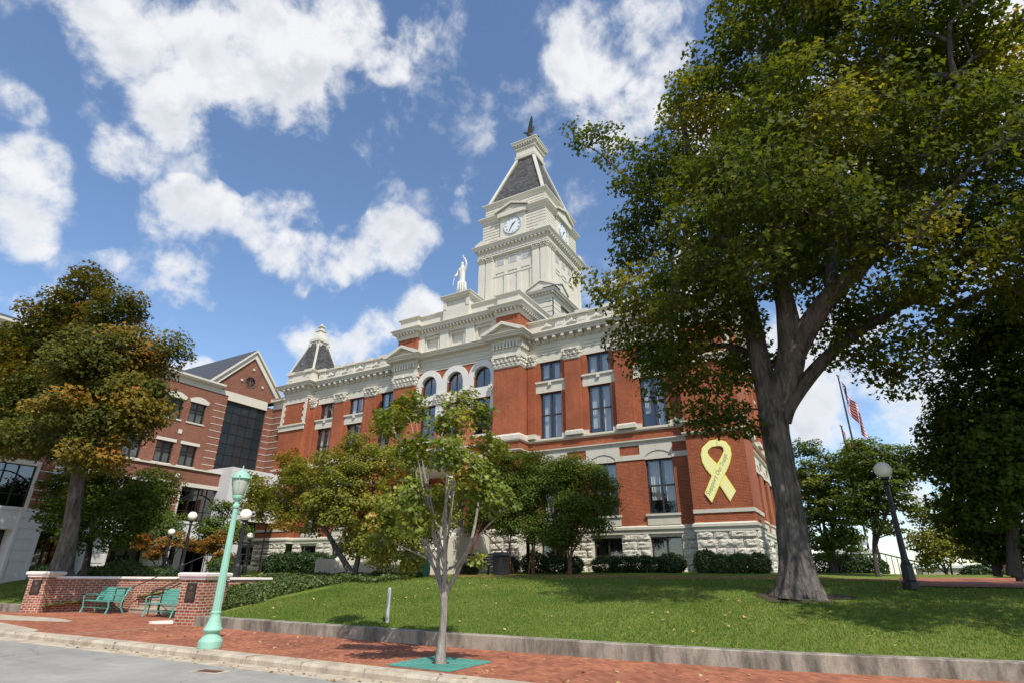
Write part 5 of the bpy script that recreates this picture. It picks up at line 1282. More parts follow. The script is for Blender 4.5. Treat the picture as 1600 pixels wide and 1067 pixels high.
bb = thing('dark_bench', 'black bench in the shade under the crape myrtles', 'bench', (-16.1, 24.6, 1.62), rad(0))
b = MB(); 
for i in range(5): b.box(-.9, .9, -.25+.11*i, -.16+.11*i, .42, .45)
b.build('seat', 'dark_bin', bb); b = MB()
for i in range(4): b.box(-.9, .9, .28, .31, .52+.12*i, .60+.12*i)
b.build('backrest', 'dark_bin', bb)
for x in (-.8, .8): MB().box(x-.04, x+.04, -.25, -.19, -.1, .42).build('leg', 'dark_bin', bb); MB().box(x-.04, x+.04, .25, .31, -.1, .98).build('leg', 'dark_bin', bb)
kb_ = thing('litter_bin', 'square black litter bin at the right end of the dark bench', 'bin', (-14.6, 24.4, 1.62), 0)
MB().box(-.28, .28, -.28, .28, -.1, .85).build('body', 'dark_bin', kb_); MB().taper(-.33, .33, -.33, .33, .85, 1.0, .08).build('lid', 'dark_bin', kb_)
# ---------------------------------------------------------------- flagpoles
def flagpole(label, x, y, z0, h, r=.07):
    t = thing('flagpole', label, 'flagpole', (x, y, z0)); MB().tube([(0, 0, -.3), (0, 0, h)], [r, r*.6], 10).build('pole', 'dark_bin', t); MB().ball((0, 0, h+.08), .09).build('finial', 'grey_post', t); return t
flagpole('tall dark flagpole carrying the striped flag, behind the big tree trunk', 1.05, 38.5, 1.7, 11.4)
flagpole('shorter dark flagpole with a red flag', .66, 40, 1.7, 8.6)
def drapeflag(name, label, x, y, ztop, ln, wd, m, lab_rot=0):
    # cloth hanging almost limp from its hoist: u runs along the fly, v down the hoist
    nu, nv = 28, 20; V = []; UV = []
    for j in range(nv+1):
        for i in range(nu+1):
            u = i/nu; v = j/nv
            fx = wd*(.40*u+.05*math.sin(u*11+v*2)); fy = .16*math.sin(u*17+v*1.5)*min(1, u*3)
            fz = -v*ln*.62-u*ln*.85+.06*math.sin(u*9+v*5)
            V.append((fx, fy, fz)); UV.append((u, 1-v))
    F = [(j*(nu+1)+i, j*(nu+1)+i+1, (j+1)*(nu+1)+i+1, (j+1)*(nu+1)+i) for j in range(nv) for i in range(nu)]
    me = bpy.data.meshes.new(name); me.from_pydata(V, [], F); me.update(); uvl = me.uv_layers.new(name='UVMap')
    for lp in me.loops: uvl.data[lp.index].uv = UV[lp.vertex_index]
    me.polygons.foreach_set('use_smooth', [True]*len(me.polygons))
    o = place_mesh(name, me, m, None); o.location = (x, y, ztop); return tag(o, label, 'flag')
drapeflag('national_flag', 'red and white striped flag with a starred blue corner hanging limp from the tall pole', 1.12, 38.5, 12.8, 2.6, 1.75, 'flag_cloth')
drapeflag('red_flag', 'small plain red flag hanging limp from the shorter pole', .70, 40, 10.1, 1.4, .6, 'red_cloth')
# ---------------------------------------------------------------- far side of the square
def far_building(label, x0, x1, y0, y1, z0, z1, m, rm, wins=(5, 1)):
    t = thing('far_building', label, 'building', ((x0+x1)/2, (y0+y1)/2, z0), local=False)
    nw, nr = wins; W = (x1-x0)/nw; hs_ = [(x0+W*(i+.28), x0+W*(i+.72), z0+(z1-z0)*(j+.25)/nr, z0+(z1-z0)*(j+.78)/nr) for i in range(nw) for j in range(nr)]
    MB(front(0, y0)).wall(x0, x1, z0-3, z1, 0, hs_, .2).build('wall', m, t)
    b = MB(); b.quad((x0, y0, z0-3), (x0, y0, z1), (x0, y1, z1), (x0, y1, z0-3)).quad((x1, y0, z1), (x1, y0, z0-3), (x1, y1, z0-3), (x1, y1, z1)).box(x0+.1, x1-.1, y0+.3, y0+.5, z0-2, z1-.1); b.build('side_wall', m, t)
    b = MB(); b.box(x0-.2, x1+.2, y0-.25, y1, z1, z1+.35); b.quad((x0, y0+.22, z0), (x1, y0+.22, z0), (x1, y0+.22, z0), (x0, y0+.22, z0)) if False else None; b.build('roof', rm, t)
    for a, e, c_, g in hs_: MB().box(a+.02, e-.02, y0+.14, y0+.18, c_+.02, g-.02).build('window', 'dark_bin', t)
far_building('long low white building in the distance right of the lamp post', 7, 40, 95, 105, -1, 2.9, 'far_tan', 'far_white', (9, 1))
far_building('distant brick building with a white parapet under the right trees', 12, 30, 62, 75, -.5, 3.1, 'far_red', 'far_white', (6, 1))
far_building('low brick shopfront between the trees at the far right', 30, 60, 70, 85, -.5, 3.4, 'far_red', 'far_white', (7, 1))
cp_ = thing('canopy', 'white stepped porch canopy on posts seen behind the small trees left of the lamp post', 'canopy', (-.6, 36, 1.6), local=False)
b = MB(); b.box(-1.3, .6, 35, 38, 3.3, 3.55).box(-1.45, .75, 34.8, 38.2, 2.75, 2.95).box(-.6, .1, 35.2, 37.8, 3.55, 3.95); b.build('roof', 'far_white', cp_)
for x in (-1.2, .4): MB().box(x-.08, x+.08, 35.0, 35.2, 1.3, 2.75).build('post', 'far_white', cp_)
MB().box(-1.1, .3, 35.4, 37.8, 1.3, 2.7).build('wall', 'far_tan', cp_)
rl = thing('ramp_railing', 'dark metal ramp railing beside the lamp post on the right', 'railing', (1.6, 33, 1.6), local=False)
for i in range(10): x = .75+.21*i; MB().box(x-.015, x+.015, 32.98, 33.02, 1.5, 2.75-.06*i).build('baluster', 'black_iron', rl)
MB().tube([(.7, 33, 2.78), (2.7, 33, 2.2)], .03, 6).tube([(.7, 33, 1.75), (2.7, 33, 1.7)], .02, 6).build('rail', 'black_iron', rl)
for i, (x, y) in enumerate(((4.95, 27.5), (5.75, 27.5))):
    t = pillar(('left brick gate pillar with white cap at the far right edge', 'right brick gate pillar, partly cut by the photo edge')[i], x, y, .30, 2.15, 0, False, 1.45)

# ================================================================ VEGETATION
BL_MAPLE=[(0.7,17.0,19.4,2.53),(2.7,16.0,16.6,2.3),(5.0,17.0,16.8,2.22),(6.8,18.0,16.2,1.8),(-1.7,17.0,17.9,1.89),(0.6,15.0,13.7,2.25),(2.5,15.0,12.4,1.99),(4.4,16.0,12.3,1.77),(5.7,17.0,11.7,1.58),(-3.6,17.0,15.2,1.8),(-1.5,15.0,11.7,1.98),(-4.9,18.0,13.4,1.42),(0.4,20.0,13.2,2.14),(2.1,15.0,9.5,1.59),(4.1,17.0,10.0,1.48),(-4.6,17.0,10.4,1.39),(-2.6,16.0,9.3,1.58),(-3.4,17.0,7.7,1.44),(-2.9,17.5,6.3,0.9),(-5.0,18.0,8.8,1.09),(1.3,19.0,9.4,1.1),(2.5,17.0,8.7,1.08),(1.7,17.0,7.2,0.7),(3.4,18.0,8.3,0.78),(-2.1,20.0,8.7,1.07),(-0.1,20.0,16.6,2.79),(2.7,21.0,14.6,2.33),(-3.0,20.0,13.1,2.03),(5.1,20.0,17.1,2.55),(2.7,15.0,18.8,2.12),(5.1,15.5,18.0,1.93),(0.6,16.0,20.5,1.54),(4.6,18.0,8.8,1.18),(4.7,15.0,8.5,1.2),(7.0,17.0,13.4,1.72),(-1.8,16.5,9.1,1.1),(-0.9,16.0,9.9,1.24),(-2.4,17.0,6.5,0.81),(-3.4,17.3,6.2,0.75),(-3.8,17.5,9.0,1.23),(-1.9,17.2,5.5,0.49),(0.6,18.5,8.6,0.87),(1.2,17.5,7.2,0.78),(0.8,18.5,10.5,1.13),(2.4,17.3,7.5,0.74),(3.1,17.5,9.3,1.1),(0.2,18.5,11.3,1.18),(-1.7,19.0,8.3,0.9),(-4.4,17.5,7.1,0.8),(1.8,17.3,6.6,0.54),(-5.7,17.0,11.2,0.9),(-5.0,17.3,8.8,0.95),(-1.5,12.8,9.8,1.3),(-0.2,12.8,10.6,1.4),(-2.7,13.8,9.1,0.92),(-0.8,13.2,8.7,0.81),(0.9,13.0,9.9,1.1),(-1.1,13.5,12.3,1.0)]
TWIG=[(-6.7,17.0,18.0,0.66),(-5.9,17.0,18.0,0.55),(-5.5,17.0,16.9,0.44)]
M0=[(-1.48,17.5,1.1),(-1.41,17.5,1.94),(-1.34,17.5,3.24),(-1.36,17.5,4.8),(-1.32,17.5,5.91)]
M1=[(-1.32,17.5,5.91),(-1.47,17.6,7.75),(-1.52,17.8,9.36),(-1.71,17.8,11.05),(-2.02,17.5,13.0),(-2.54,17.2,15.47),(-2.63,17.0,18.39)]
M2=[(-1.32,17.5,5.91),(-0.89,17.4,6.78),(-0.56,17.2,7.65),(-0.46,17.0,8.99),(-0.4,16.6,10.51),(0.05,16.5,12.62),(0.07,16.5,15.16),(0.38,16.5,18.45)]
M3=[(-0.59,17.2,7.46),(0.58,17.0,8.95),(1.89,16.8,9.94),(2.71,16.5,10.98),(3.59,16.2,12.38),(4.84,16.0,14.11)]
M4=[(-0.47,17.3,6.69),(0.28,17.8,7.5),(1.24,18.2,8.26),(2.7,18.5,9.09),(4.17,18.5,10.17)]
M5=[(0.79,17.0,9.2),(1.26,18.0,11.94),(1.98,19.0,14.92),(2.39,20.0,19.53)]
M6=[(-1.41,17.8,9.33),(-2.24,16.8,10.23),(-3.49,16.2,10.27)]
M7=[(-0.51,17.0,9.0),(0.98,15.0,10.64),(1.97,13.5,11.81),(3.02,12.5,13.18)]
M8=[(-3.65,17.2,14.77),(-4.44,17.0,14.64),(-5.33,17.0,16.18),(-6.06,17.0,17.27),(-6.72,17.0,17.89)]
M9=[(-1.42,17.8,7.81),(-2.49,18.0,8.52),(-3.65,17.5,8.12)]
BL_LM=[(-31.7,11.3,15.2,1.14),(-32.2,10.8,13.7,1.45),(-29.4,12.0,13.4,1.31),(-33.0,10.6,11.7,1.69),(-26.3,10.2,9.8,1.71),(-26.0,12.0,10.4,1.59),(-24.8,12.6,10.7,0.85),(-32.3,10.2,9.3,1.58),(-26.2,10.3,7.6,1.64),(-24.6,11.3,7.7,1.43),(-28.9,10.3,6.9,1.2),(-24.9,10.8,6.0,1.01),(-35.7,10.4,12.3,1.46),(-34.4,12.5,12.1,1.85),(-30.7,13.5,9.7,1.76),(-31.3,10.0,7.1,1.23),(-24.6,12.0,8.4,0.99)]
LMT=[(-30.28,13.2,1.5),(-30.02,13.0,2.99),(-30.06,12.7,5.45),(-29.95,12.4,7.44),(-30.2,12.0,9.85),(-30.72,11.6,12.46),(-31.4,11.3,14.98)]
BL_DK=[(-35.6,15.0,4.5,1.35),(-32.6,15.0,5.3,1.47),(-37.1,14.8,5.9,0.93),(-30.0,15.5,4.6,1.28),(-30.4,15.0,3.4,0.96),(-30.9,16.5,5.7,1.22),(-33.0,14.6,3.1,0.7)]
BL_YT=[(-9.4,10.2,5.1,0.44),(-8.3,9.7,5.2,0.38),(-6.4,8.7,4.4,0.4),(-6.3,9.4,4.8,0.34),(-6.4,10.1,4.2,0.35),(-6.1,8.3,3.7,0.37),(-8.0,9.6,4.2,0.42),(-5.8,8.6,3.4,0.39),(-6.9,10.4,3.4,0.41),(-5.6,9.0,3.0,0.37),(-8.9,10.3,3.5,0.49),(-8.2,9.2,2.7,0.43),(-6.9,8.5,2.5,0.32),(-6.9,8.2,2.9,0.34),(-8.9,9.6,2.1,0.29),(-8.1,9.8,1.9,0.31),(-6.0,9.2,1.9,0.18),(-6.6,9.3,5.0,0.27),(-5.3,9.2,2.9,0.21),(-7.9,10.5,3.2,0.34)]
BL_DW=[(-26.3,20.0,5.3,1.34),(-23.8,20.0,6.2,1.32),(-21.4,20.0,6.6,1.38),(-19.7,20.3,6.2,1.5),(-19.9,19.7,4.7,1.44),(-22.5,20.0,4.4,1.14),(-26.8,19.5,5.0,0.69),(-18.1,20.3,4.2,1.55),(-18.0,20.0,2.8,1.03),(-16.5,20.3,3.1,0.94),(-20.6,20.3,7.7,0.88),(-19.4,21.0,7.1,0.93),(-25.6,20.5,7.2,0.83),(-27.6,20.0,6.3,0.59),(-17.1,20.5,4.5,1.27),(-17.8,21.0,6.6,1.05),(-15.7,20.6,4.1,0.96),(-20.9,19.3,5.4,1.31),(-24.1,19.6,4.4,0.91),(-19.8,20.2,3.1,0.79)]
DWT=[(-19.62,20.0,1.43),(-20.19,20.0,2.04),(-21.68,20.0,3.46),(-23.25,20.0,4.72)]
DWT2=[(-19.62,20.0,1.43),(-19.53,20.2,2.86),(-19.27,20.3,4.55),(-19.5,20.5,6.38)]
BL_CM1=[(-16.4,26.0,6.6,1.22),(-15.4,26.0,7.2,1.08),(-16.5,26.0,5.0,1.06),(-17.1,26.0,4.4,0.82),(-15.0,26.0,5.9,1.24),(-15.3,26.0,4.5,1.03)]
BL_CM2=[(-13.9,26.5,7.0,1.13),(-13.8,26.0,5.5,1.15),(-13.4,25.8,4.0,0.98),(-12.7,26.0,6.2,0.95)]
BL_CM3=[(-11.7,26.0,6.5,1.13),(-10.4,26.0,6.3,0.8),(-11.3,25.8,4.9,1.14),(-10.0,26.0,5.0,0.74),(-12.0,25.8,3.7,0.89),(-10.4,26.0,4.1,0.64),(-9.7,26.0,5.8,0.42)]
CMB=[(-16.71,25.0,1.6),(-15.03,26.0,1.65),(-13.85,26.0,1.65),(-11.81,26.0,1.72)]
BL_RT=[(4.8,20.0,8.2,1.13),(3.8,20.0,7.6,0.7),(4.7,20.0,6.7,1.15),(3.6,20.0,6.1,0.96),(3.0,20.0,6.8,0.44),(4.0,19.5,4.8,1.1),(2.9,20.0,4.7,0.79),(3.5,20.0,3.4,0.66),(2.8,20.5,3.6,0.6),(5.7,20.0,8.8,0.95),(3.1,21.0,5.8,0.68),(4.2,19.0,3.8,0.81),(5.3,20.0,6.2,1.17),(2.4,21.0,4.9,0.38),(3.7,21.5,2.5,0.62),(3.1,22.0,2.7,0.57),(4.2,21.0,2.6,0.66),(2.7,21.5,3.4,0.5),(3.5,19.5,4.2,0.81)]
RTT=[(3.5,20.5,1.67),(3.86,20.5,3.28),(4.19,20.3,4.96),(4.52,20.0,6.68)]
RTT2=[(3.32,21.5,1.68),(3.41,21.5,2.86),(3.35,21.0,4.06),(3.41,20.5,5.44)]
BL_Z1=[(-1.0,30.0,5.9,1.04),(0.1,30.0,6.4,0.97),(-1.2,30.0,4.4,0.96),(-0.1,29.5,4.5,1.02),(0.7,30.0,5.7,0.89),(-1.1,30.0,7.3,0.62),(-1.9,30.0,3.5,0.59),(-1.1,29.5,3.0,0.72),(-0.3,30.0,3.2,0.77),(-1.2,30.5,5.6,1.11)]
BL_Z2=[(1.5,27.0,6.0,0.79),(2.4,27.0,6.1,0.55),(1.1,27.0,4.6,0.82),(1.8,26.5,4.9,0.57),(2.1,27.0,4.2,0.44),(1.0,27.5,6.6,0.63),(2.6,27.0,5.4,0.36),(0.6,27.0,4.2,0.69),(1.2,27.0,3.5,0.53),(2.1,26.8,5.4,0.58),(0.7,27.0,5.8,0.71)]
ZB=[(-0.94,30.0,1.87),(0.64,27.0,1.67)]
BL_FAR=[(3.3,33.0,3.0,0.86),(2.7,33.0,3.3,0.57),(3.9,33.0,3.9,0.66),(4.0,33.0,2.8,0.6),(2.8,33.0,2.5,0.56),(4.2,34.0,5.1,0.59),(4.7,34.0,3.1,0.76),(3.1,34.0,4.5,0.65)]
BL_S1=[(-37.8,20.5,6.3,0.89),(-37.5,20.5,4.9,1.24),(-39.1,20.5,4.4,0.95),(-35.6,20.5,4.2,0.92)]
BL_S1O=[(-36.6,19.8,3.3,0.62),(-34.6,19.8,3.1,0.54),(-32.8,19.8,3.3,0.53),(-35.3,19.8,2.6,0.4)]
BL_S2=[(-32.9,22.0,5.2,0.8),(-32.8,22.0,4.1,1.0),(-31.3,22.0,3.9,0.77),(-34.0,22.0,4.1,0.72)]
BL_S2O=[(-32.1,21.0,3.0,0.61),(-31.1,21.0,3.4,0.54),(-33.1,21.0,3.1,0.41),(-30.6,21.0,2.6,0.49)]
SB=[(-35.03,20.5,1.82),(-32.09,22.0,1.94)]
BUSH=[(-31.7,16.8,1.7,0.98),(-32.9,16.5,1.4,0.58),(-29.2,16.5,1.4,0.55),(-27.4,19.0,1.9,0.56),(-31.6,21.0,2.1,0.53),(-36.0,16.8,3.7,0.25),(-29.9,22.0,2.1,0.6),(-35.5,15.0,1.7,0.28)]

def loft(paths, n=20, rough=.06, flare=0.0, seed=0):
    """paths: [(points, radii)] -> one MB of lofted bark tubes, wobbling like old wood"""
    b = MB()
    for pi_, (pts, rs_) in enumerate(paths):
        P = [Vector(p) for p in pts]; Q = []; R_ = []
        for i in range(len(P)-1):       # Catmull-Rom
            p0, p1, p2, p3 = P[max(i-1, 0)], P[i], P[i+1], P[min(i+2, len(P)-1)]; m = max(2, int((p2-p1).length/(.22 if n < 40 else .10)))
            for k in range(m):
                t = k/m; Q.append(.5*((2*p1)+(p2-p0)*t+(2*p0-5*p1+4*p2-p3)*t*t+(3*p1-p0-3*p2+p3)*t**3)); R_.append(rs_[i]+(rs_[i+1]-rs_[i])*t)
        Q.append(P[-1]); R_.append(rs_[-1]); prev = None; V = []; F = []
        nn = n if rs_[0] > .2 else max(6, n//2)
        for i, p in enumerate(Q):
            t = (Q[min(i+1, len(Q)-1)]-Q[max(i-1, 0)]).normalized(); a = (prev-t*prev.dot(t)).normalized() if prev else Vector((1, 0, 0)) if abs(t.x) < .9 else Vector((0, 1, 0))
            a = (a-t*t.dot(a)).normalized(); prev = a; c = t.cross(a)
            hgt = p.z-Q[0].z
            for k in range(nn):
                an = 2*math.pi*k/nn; r = R_[i]
                w_ = mnoise.noise(Vector((math.cos(an)*1.6, math.sin(an)*1.6, p.z*.55+seed+pi_*7)))*1.0+.45*mnoise.noise(Vector((math.cos(an)*5, math.sin(an)*5, p.z*1.1+seed)))
                r *= 1+rough*2.2*w_
                if n >= 40: r *= 1+.055*abs(mnoise.noise(Vector((math.cos(an)*7+seed, math.sin(an)*7, p.z*.9))))*2-.03+.02*mnoise.noise(Vector((math.cos(an)*16, math.sin(an)*16, p.z*2.2)))
                if flare and pi_ == 0 and hgt < 1.6:
                    r *= 1+flare*math.exp(-hgt*2.6)*(1+.45*math.sin(an*5+seed)+.25*math.sin(an*9+1))
                V.append(p+(a*math.cos(an)+c*math.sin(an))*r)
        for i in range(len(Q)-1):
            for k in range(nn): F.append((i*nn+k, i*nn+(k+1) % nn, (i+1)*nn+(k+1) % nn, (i+1)*nn+k))
        F.append(tuple(range((len(Q)-1)*nn, len(Q)*nn))); b.add(V, F)
    return b
def tree(name, label, base, limbs, blobs, ncl, per, cr, leaf, lmat, bmat, seed=1, tpl=LEAF2, group=None, flare=.35, twig=.010, dmin=.55, flat=.6, tone=(.0, 1.0), patch=None, droop=.0, expo=.46, shell=.5, extra=None, side=16):
    rng = np.random.default_rng(seed); rr = random.Random(seed)
    t = thing(name, label, 'tree', base, group=group, local=False)
    # cluster centres spread through the blobs
    w_ = np.array([b[3]**2.05 for b in blobs]); w_ /= w_.sum(); cl = []; tries = 0
    while len(cl) < ncl and tries < ncl*30:
        tries += 1; b = blobs[rng.choice(len(blobs), p=w_)]; d = rng.normal(0, 1, 3); d /= np.linalg.norm(d); r = b[3]*(rng.random()**shell)*.92
        p = np.array(b[:3])+d*r*np.array([1, 1, .9])
        if cl and np.min(np.linalg.norm(np.array(cl)-p, axis=1)) < dmin*rr.uniform(.7, 1.2): continue
        cl.append(p)
    cl = np.array(cl)
    nodes = []; par = []; anc = []
    for pts, rs_ in limbs:
        prev = -1; P = [Vector(p) for p in pts]
        for i in range(len(P)-1):
            m = max(1, int((P[i+1]-P[i]).length/.4))
            for k in range(m):
                if pts is limbs[0][0] and i == 0 and len(P) > 2: continue
                nodes.append(np.array(P[i].lerp(P[i+1], k/m))); par.append(-1); anc.append(True)
        nodes.append(np.array(P[-1])); par.append(-1); anc.append(True)
    A = np.array(nodes); order = np.argsort([np.min(np.linalg.norm(A-c, axis=1)) for c in cl])
    nodes = list(nodes); cnt = [0]*len(nodes); depth = [0.0]*len(nodes); arr = np.zeros((len(nodes)+ncl*14, 3)); arr[:len(nodes)] = A; dep = np.zeros(len(arr)); N = len(nodes); leafn = []
    par = list(par)
    for ci in order:
        c = cl[ci]; d = np.linalg.norm(arr[:N]-c, axis=1)+.35*dep[:N]+np.maximum(0, arr[:N, 2]-c[2]+.1)*.8
        j = int(np.argmin(d)); p0 = arr[j].copy(); L = np.linalg.norm(c-p0); m = max(1, min(10, int(L/.45))); prev = j
        for k in range(1, m+1):
            f = k/m; p = p0+(c-p0)*f; p[2] += (.16*math.sin(math.pi*f)*L*.5) - droop*f*f
            if k < m: p += rng.normal(0, .05*min(1, L), 3)
            arr[N] = p; par.append(prev); dep[N] = dep[prev]+L/m; cnt.append(0); prev = N; N += 1
        leafn.append(prev)
    # pipe model radii
    na = len(A); wgt = np.zeros(N)
    for i in leafn: wgt[i] += 1
    for i in range(N-1, na-1, -1):
        wgt[par[i]] += wgt[i]
    R = twig*np.maximum(1, wgt)**expo*1.25
    b = loft([(p, r) for p, r in limbs], side, .05, flare, seed)
    V = []; F = []; n0 = len(b.v)
    for i in range(na, N):
        p, q_ = arr[par[i]], arr[i]; r1 = R[i]; r0 = min(R[par[i]], R[i]*1.35) if par[i] >= na else R[i]*1.5
        t_ = q_-p; L = np.linalg.norm(t_)
        if L < 1e-4: continue
        t_ /= L; k_ = 7 if r0 > .06 else (5 if r0 > .025 else 3)
        a = np.cross(t_, [0.3, .2, .9]); a /= np.linalg.norm(a); c = np.cross(t_, a); s0 = len(V)
        for (o, r) in ((p-t_*.01, r0), (q_+t_*.01, r1)):
            for k in range(k_): an = 2*math.pi*k/k_; V.append(tuple(o+(a*math.cos(an)+c*math.sin(an))*r))
        for k in range(k_): F.append((s0+k, s0+(k+1) % k_, s0+k_+(k+1) % k_, s0+k_+k))
    b.add(V, F)
    b.build('trunk', bmat, t, smooth=True)
    # leaves
    C_ = np.array([arr[i] for i in leafn])
    if extra is not None: C_ = np.vstack([C_, np.array(extra)])
    csz = rng.uniform(.65, 1.25, len(C_)); K = rng.poisson(per*csz**1.5); idx = np.repeat(np.arange(len(C_)), K); n = len(idx)
    g = rng.normal(0, 1, (n, 3)); g *= (rng.random(n)**.4/np.linalg.norm(g, axis=1))[:, None]; g[:, 2] *= flat
    g[:, 2] -= .22*(g[:, 0]**2+g[:, 1]**2)
    P = C_[idx]+g*(cr*csz[idx])[:, None]
    ctr = np.average(C_, axis=0); out = C_[idx]-ctr; out /= np.linalg.norm(out, axis=1)[:, None]+1e-6
    Nn = out*.5+g*.5+np.array([0, 0, .9])
    size = leaf*rng.uniform(.65, 1.25, n)
    ct = rng.random(len(C_))
    tn = rng.random(n)*.36+ct[idx]*.20+np.clip(g[:, 2]/max(.1, flat), -1, 1)*.10+.04  # clump tops brighter: earlier autumn turn plus painted highlights
    if patch: 
        pv = np.array([mnoise.noise(Vector(c*patch[1])) for c in C_]); tn += np.clip(pv*1.6+patch[0]+(patch[2]*((C_[:, 2]-ctr[2])/max(1, np.ptp(C_[:, 2]))) if len(patch) > 2 else 0), 0, 1)[idx]*.55
    tn = tone[0]+np.clip(tn, 0, 1)*(tone[1]-tone[0])
    leaves('crown', P, Nn, size, tn, lmat, t, tpl, rng)
    return t
M2 = M0+M2[1:]; M1 = [(-1.22, 17.5, 4.6), (-1.36, 17.5, 5.7)]+M1[1:]
M4 = [(-1.1, 17.45, 5.7), (-.8, 17.45, 6.3)]+M4[1:]
Rm = dict(M1=[.24, .33, .30, .26, .22, .17, .12, .06], M2=[.55, .40, .355, .36, .40, .36, .37, .27, .21, .16, .11, .05], M3=[.34, .26, .21, .16, .11, .06], M4=[.2, .22, .19, .15, .11, .06], M5=[.18, .14, .10, .05], M6=[.2, .14, .07], M7=[.2, .15, .10, .05], M8=[.06, .05, .038, .028, .014], M9=[.12, .09, .05])
mg = [(globals()[k], Rm[k]) for k in ('M2', 'M1', 'M3', 'M4', 'M5', 'M6', 'M8', 'M9')]
tree('maple_tree', 'huge old maple with a thick forked grey trunk and broad dark crown on the lawn', (-1.47, 17.5, 1.05), mg, BL_MAPLE+TWIG+[(5.2, 12.0, 8.8, 1.5), (6.6, 13, 8.2, 1.6), (8.2, 15.5, 11, 2.2), (8.5, 18, 9, 2.2)], 1330, 115, .70, .142, 'maple_leaf', 'bark', 11, flare=.34, twig=.010, dmin=.64, flat=.55, patch=(-.12, .3, .35), tone=(0, 1), shell=.42, side=72, tpl=LEAF3)  # loose blobs at the list end: out-of-view foliage added to shade the trunk
tree('maple_tree', 'large maple turning orange, behind the brick garden wall at the left of the photo', (-30.28, 13.2, 1.4), [(LMT, [.40, .33, .28, .24, .18, .12, .05])], BL_LM, 460, 165, .74, .155, 'autumn_leaf', 'bark', 5, flare=.25, twig=.012, dmin=.6, flat=.62, patch=(.08, .95, .7), tone=(0, 1), tpl=LEAF3)
tree('dark_tree', 'low dark green tree in the shade beside the stone arcade', (-33.0, 15.4, 1.4), [([(-33.0, 15.4, 1.4), (-33.2, 15.4, 2.6), (-33.6, 15.4, 4.2), (-33.8, 15.6, 5.5)], [.18, .15, .11, .05])], BL_DK, 300, 85, .52, .13, 'dark_leaf', 'dark_bark', 6, flare=.2)
yb = (-6.81, 9.32, .13)
YL0 = 0
YL = [([yb, (-6.80, 9.32, .6), (-6.78, 9.31, 1.0), (-6.80, 9.30, 1.3)], [.088, .064, .060, .076]),
      ([(-6.80, 9.3, 1.22), (-6.98, 9.35, 1.6), (-7.12, 9.5, 2.1), (-7.2, 9.75, 2.9), (-7.1, 10.0, 3.8), (-7.0, 10.1, 4.5)], [.06, .052, .042, .03, .022, .01]),
      ([(-6.80, 9.3, 1.25), (-6.72, 9.2, 1.7), (-6.66, 9.05, 2.4), (-6.6, 8.95, 3.4), (-6.5, 8.8, 4.6)], [.062, .05, .04, .028, .01]),
      ([(-6.78, 9.3, 1.25), (-6.55, 9.4, 1.7), (-6.4, 9.6, 2.3), (-6.4, 9.8, 3.1), (-6.5, 10.1, 4.2)], [.055, .045, .036, .026, .01]),
      ([(-6.55, 9.3, 1.72), (-6.2, 9.25, 2.1), (-5.8, 9.2, 2.45), (-5.45, 9.2, 2.7)], [.032, .026, .02, .01]),
      ([(-6.9, 9.33, 1.5), (-7.3, 9.45, 1.9), (-7.8, 9.7, 2.5), (-8.2, 9.95, 3.2), (-8.7, 10.2, 4.3)], [.045, .038, .03, .022, .01]),
      ([(-6.72, 9.25, 1.8), (-6.85, 8.8, 2.5), (-6.7, 8.5, 3.3), (-6.3, 8.3, 4.0)], [.035, .028, .02, .01]),
      ([(-7.1, 9.38, 2.1), (-7.5, 9.5, 2.9), (-7.8, 9.5, 3.9), (-8.1, 9.5, 4.8)], [.03, .024, .018, .01]),
      ([(-7.3, 9.4, 1.9), (-7.9, 9.4, 2.1), (-8.4, 9.35, 2.3)], [.025, .018, .01])]
yr = random.Random(8)
for k in range(9):
    tb = BL_YT[yr.choice([0, 1, 2, 3, 4, 5, 6, 7, 13, 16, 19])]; x0, y0, z0 = -6.8+yr.uniform(-.12, .12), 9.3+yr.uniform(-.1, .1), yr.uniform(1.4, 2.0); dx, dy, dz = tb[0]+yr.uniform(-.2, .2)-x0, tb[1]+yr.uniform(-.2, .2)-y0, tb[2]+yr.uniform(.0, .3)-z0
    YL.append(([(x0, y0, z0), (x0+dx*.35, y0+dy*.4, z0+dz*.28), (x0+dx*.7, y0+dy*.72, z0+dz*.62), (x0+dx, y0+dy, z0+dz)], [.020, .017, .012, .004]))
YL = [YL[0]]+[(p, [r*.82 for r in rr_]) for p, rr_ in YL[1:]]
tree('young_maple', 'young street tree with yellow-green leaves and pale stems growing from the tree grate', yb, YL, BL_YT, 310, 40, .21, .076, 'young_leaf', 'pale_bark', 21, tpl=LEAF5, flare=.2, twig=.0045, dmin=.22, flat=.8, patch=(.05, 1.3, 0), tone=(.05, 1), droop=.03, side=14)
tree('dogwood_tree', 'low spreading tree with reddish green leaves and a leaning trunk, behind the young street tree', tuple(DWT[0]), [(DWT, [.16, .13, .11, .06]), (DWT2, [.14, .11, .08, .04])], BL_DW, 600, 95, .46, .125, 'dogwood_leaf', 'bark', 31, flare=.2, dmin=.34, patch=(.12, .35, .3), tone=(.03, 1), droop=.1)
def multi(base, tops, r=.05, k=4, seed=3):
    rr = random.Random(seed); o = []
    for i in range(k):
        tp = tops[i % len(tops)]; b0 = (base[0]+rr.uniform(-.14, .14), base[1]+rr.uniform(-.14, .14), base[2]-.05)
        m = (b0[0]*.6+tp[0]*.4+rr.uniform(-.1, .1), b0[1]*.6+tp[1]*.4, b0[2]*.5+tp[2]*.5)
        o.append(([b0, (b0[0]*.85+m[0]*.15, b0[1], b0[2]*.55+m[2]*.45), m, (tp[0], tp[1], tp[2]-.3)], [r, r*.85, r*.65, r*.25]))
    return o
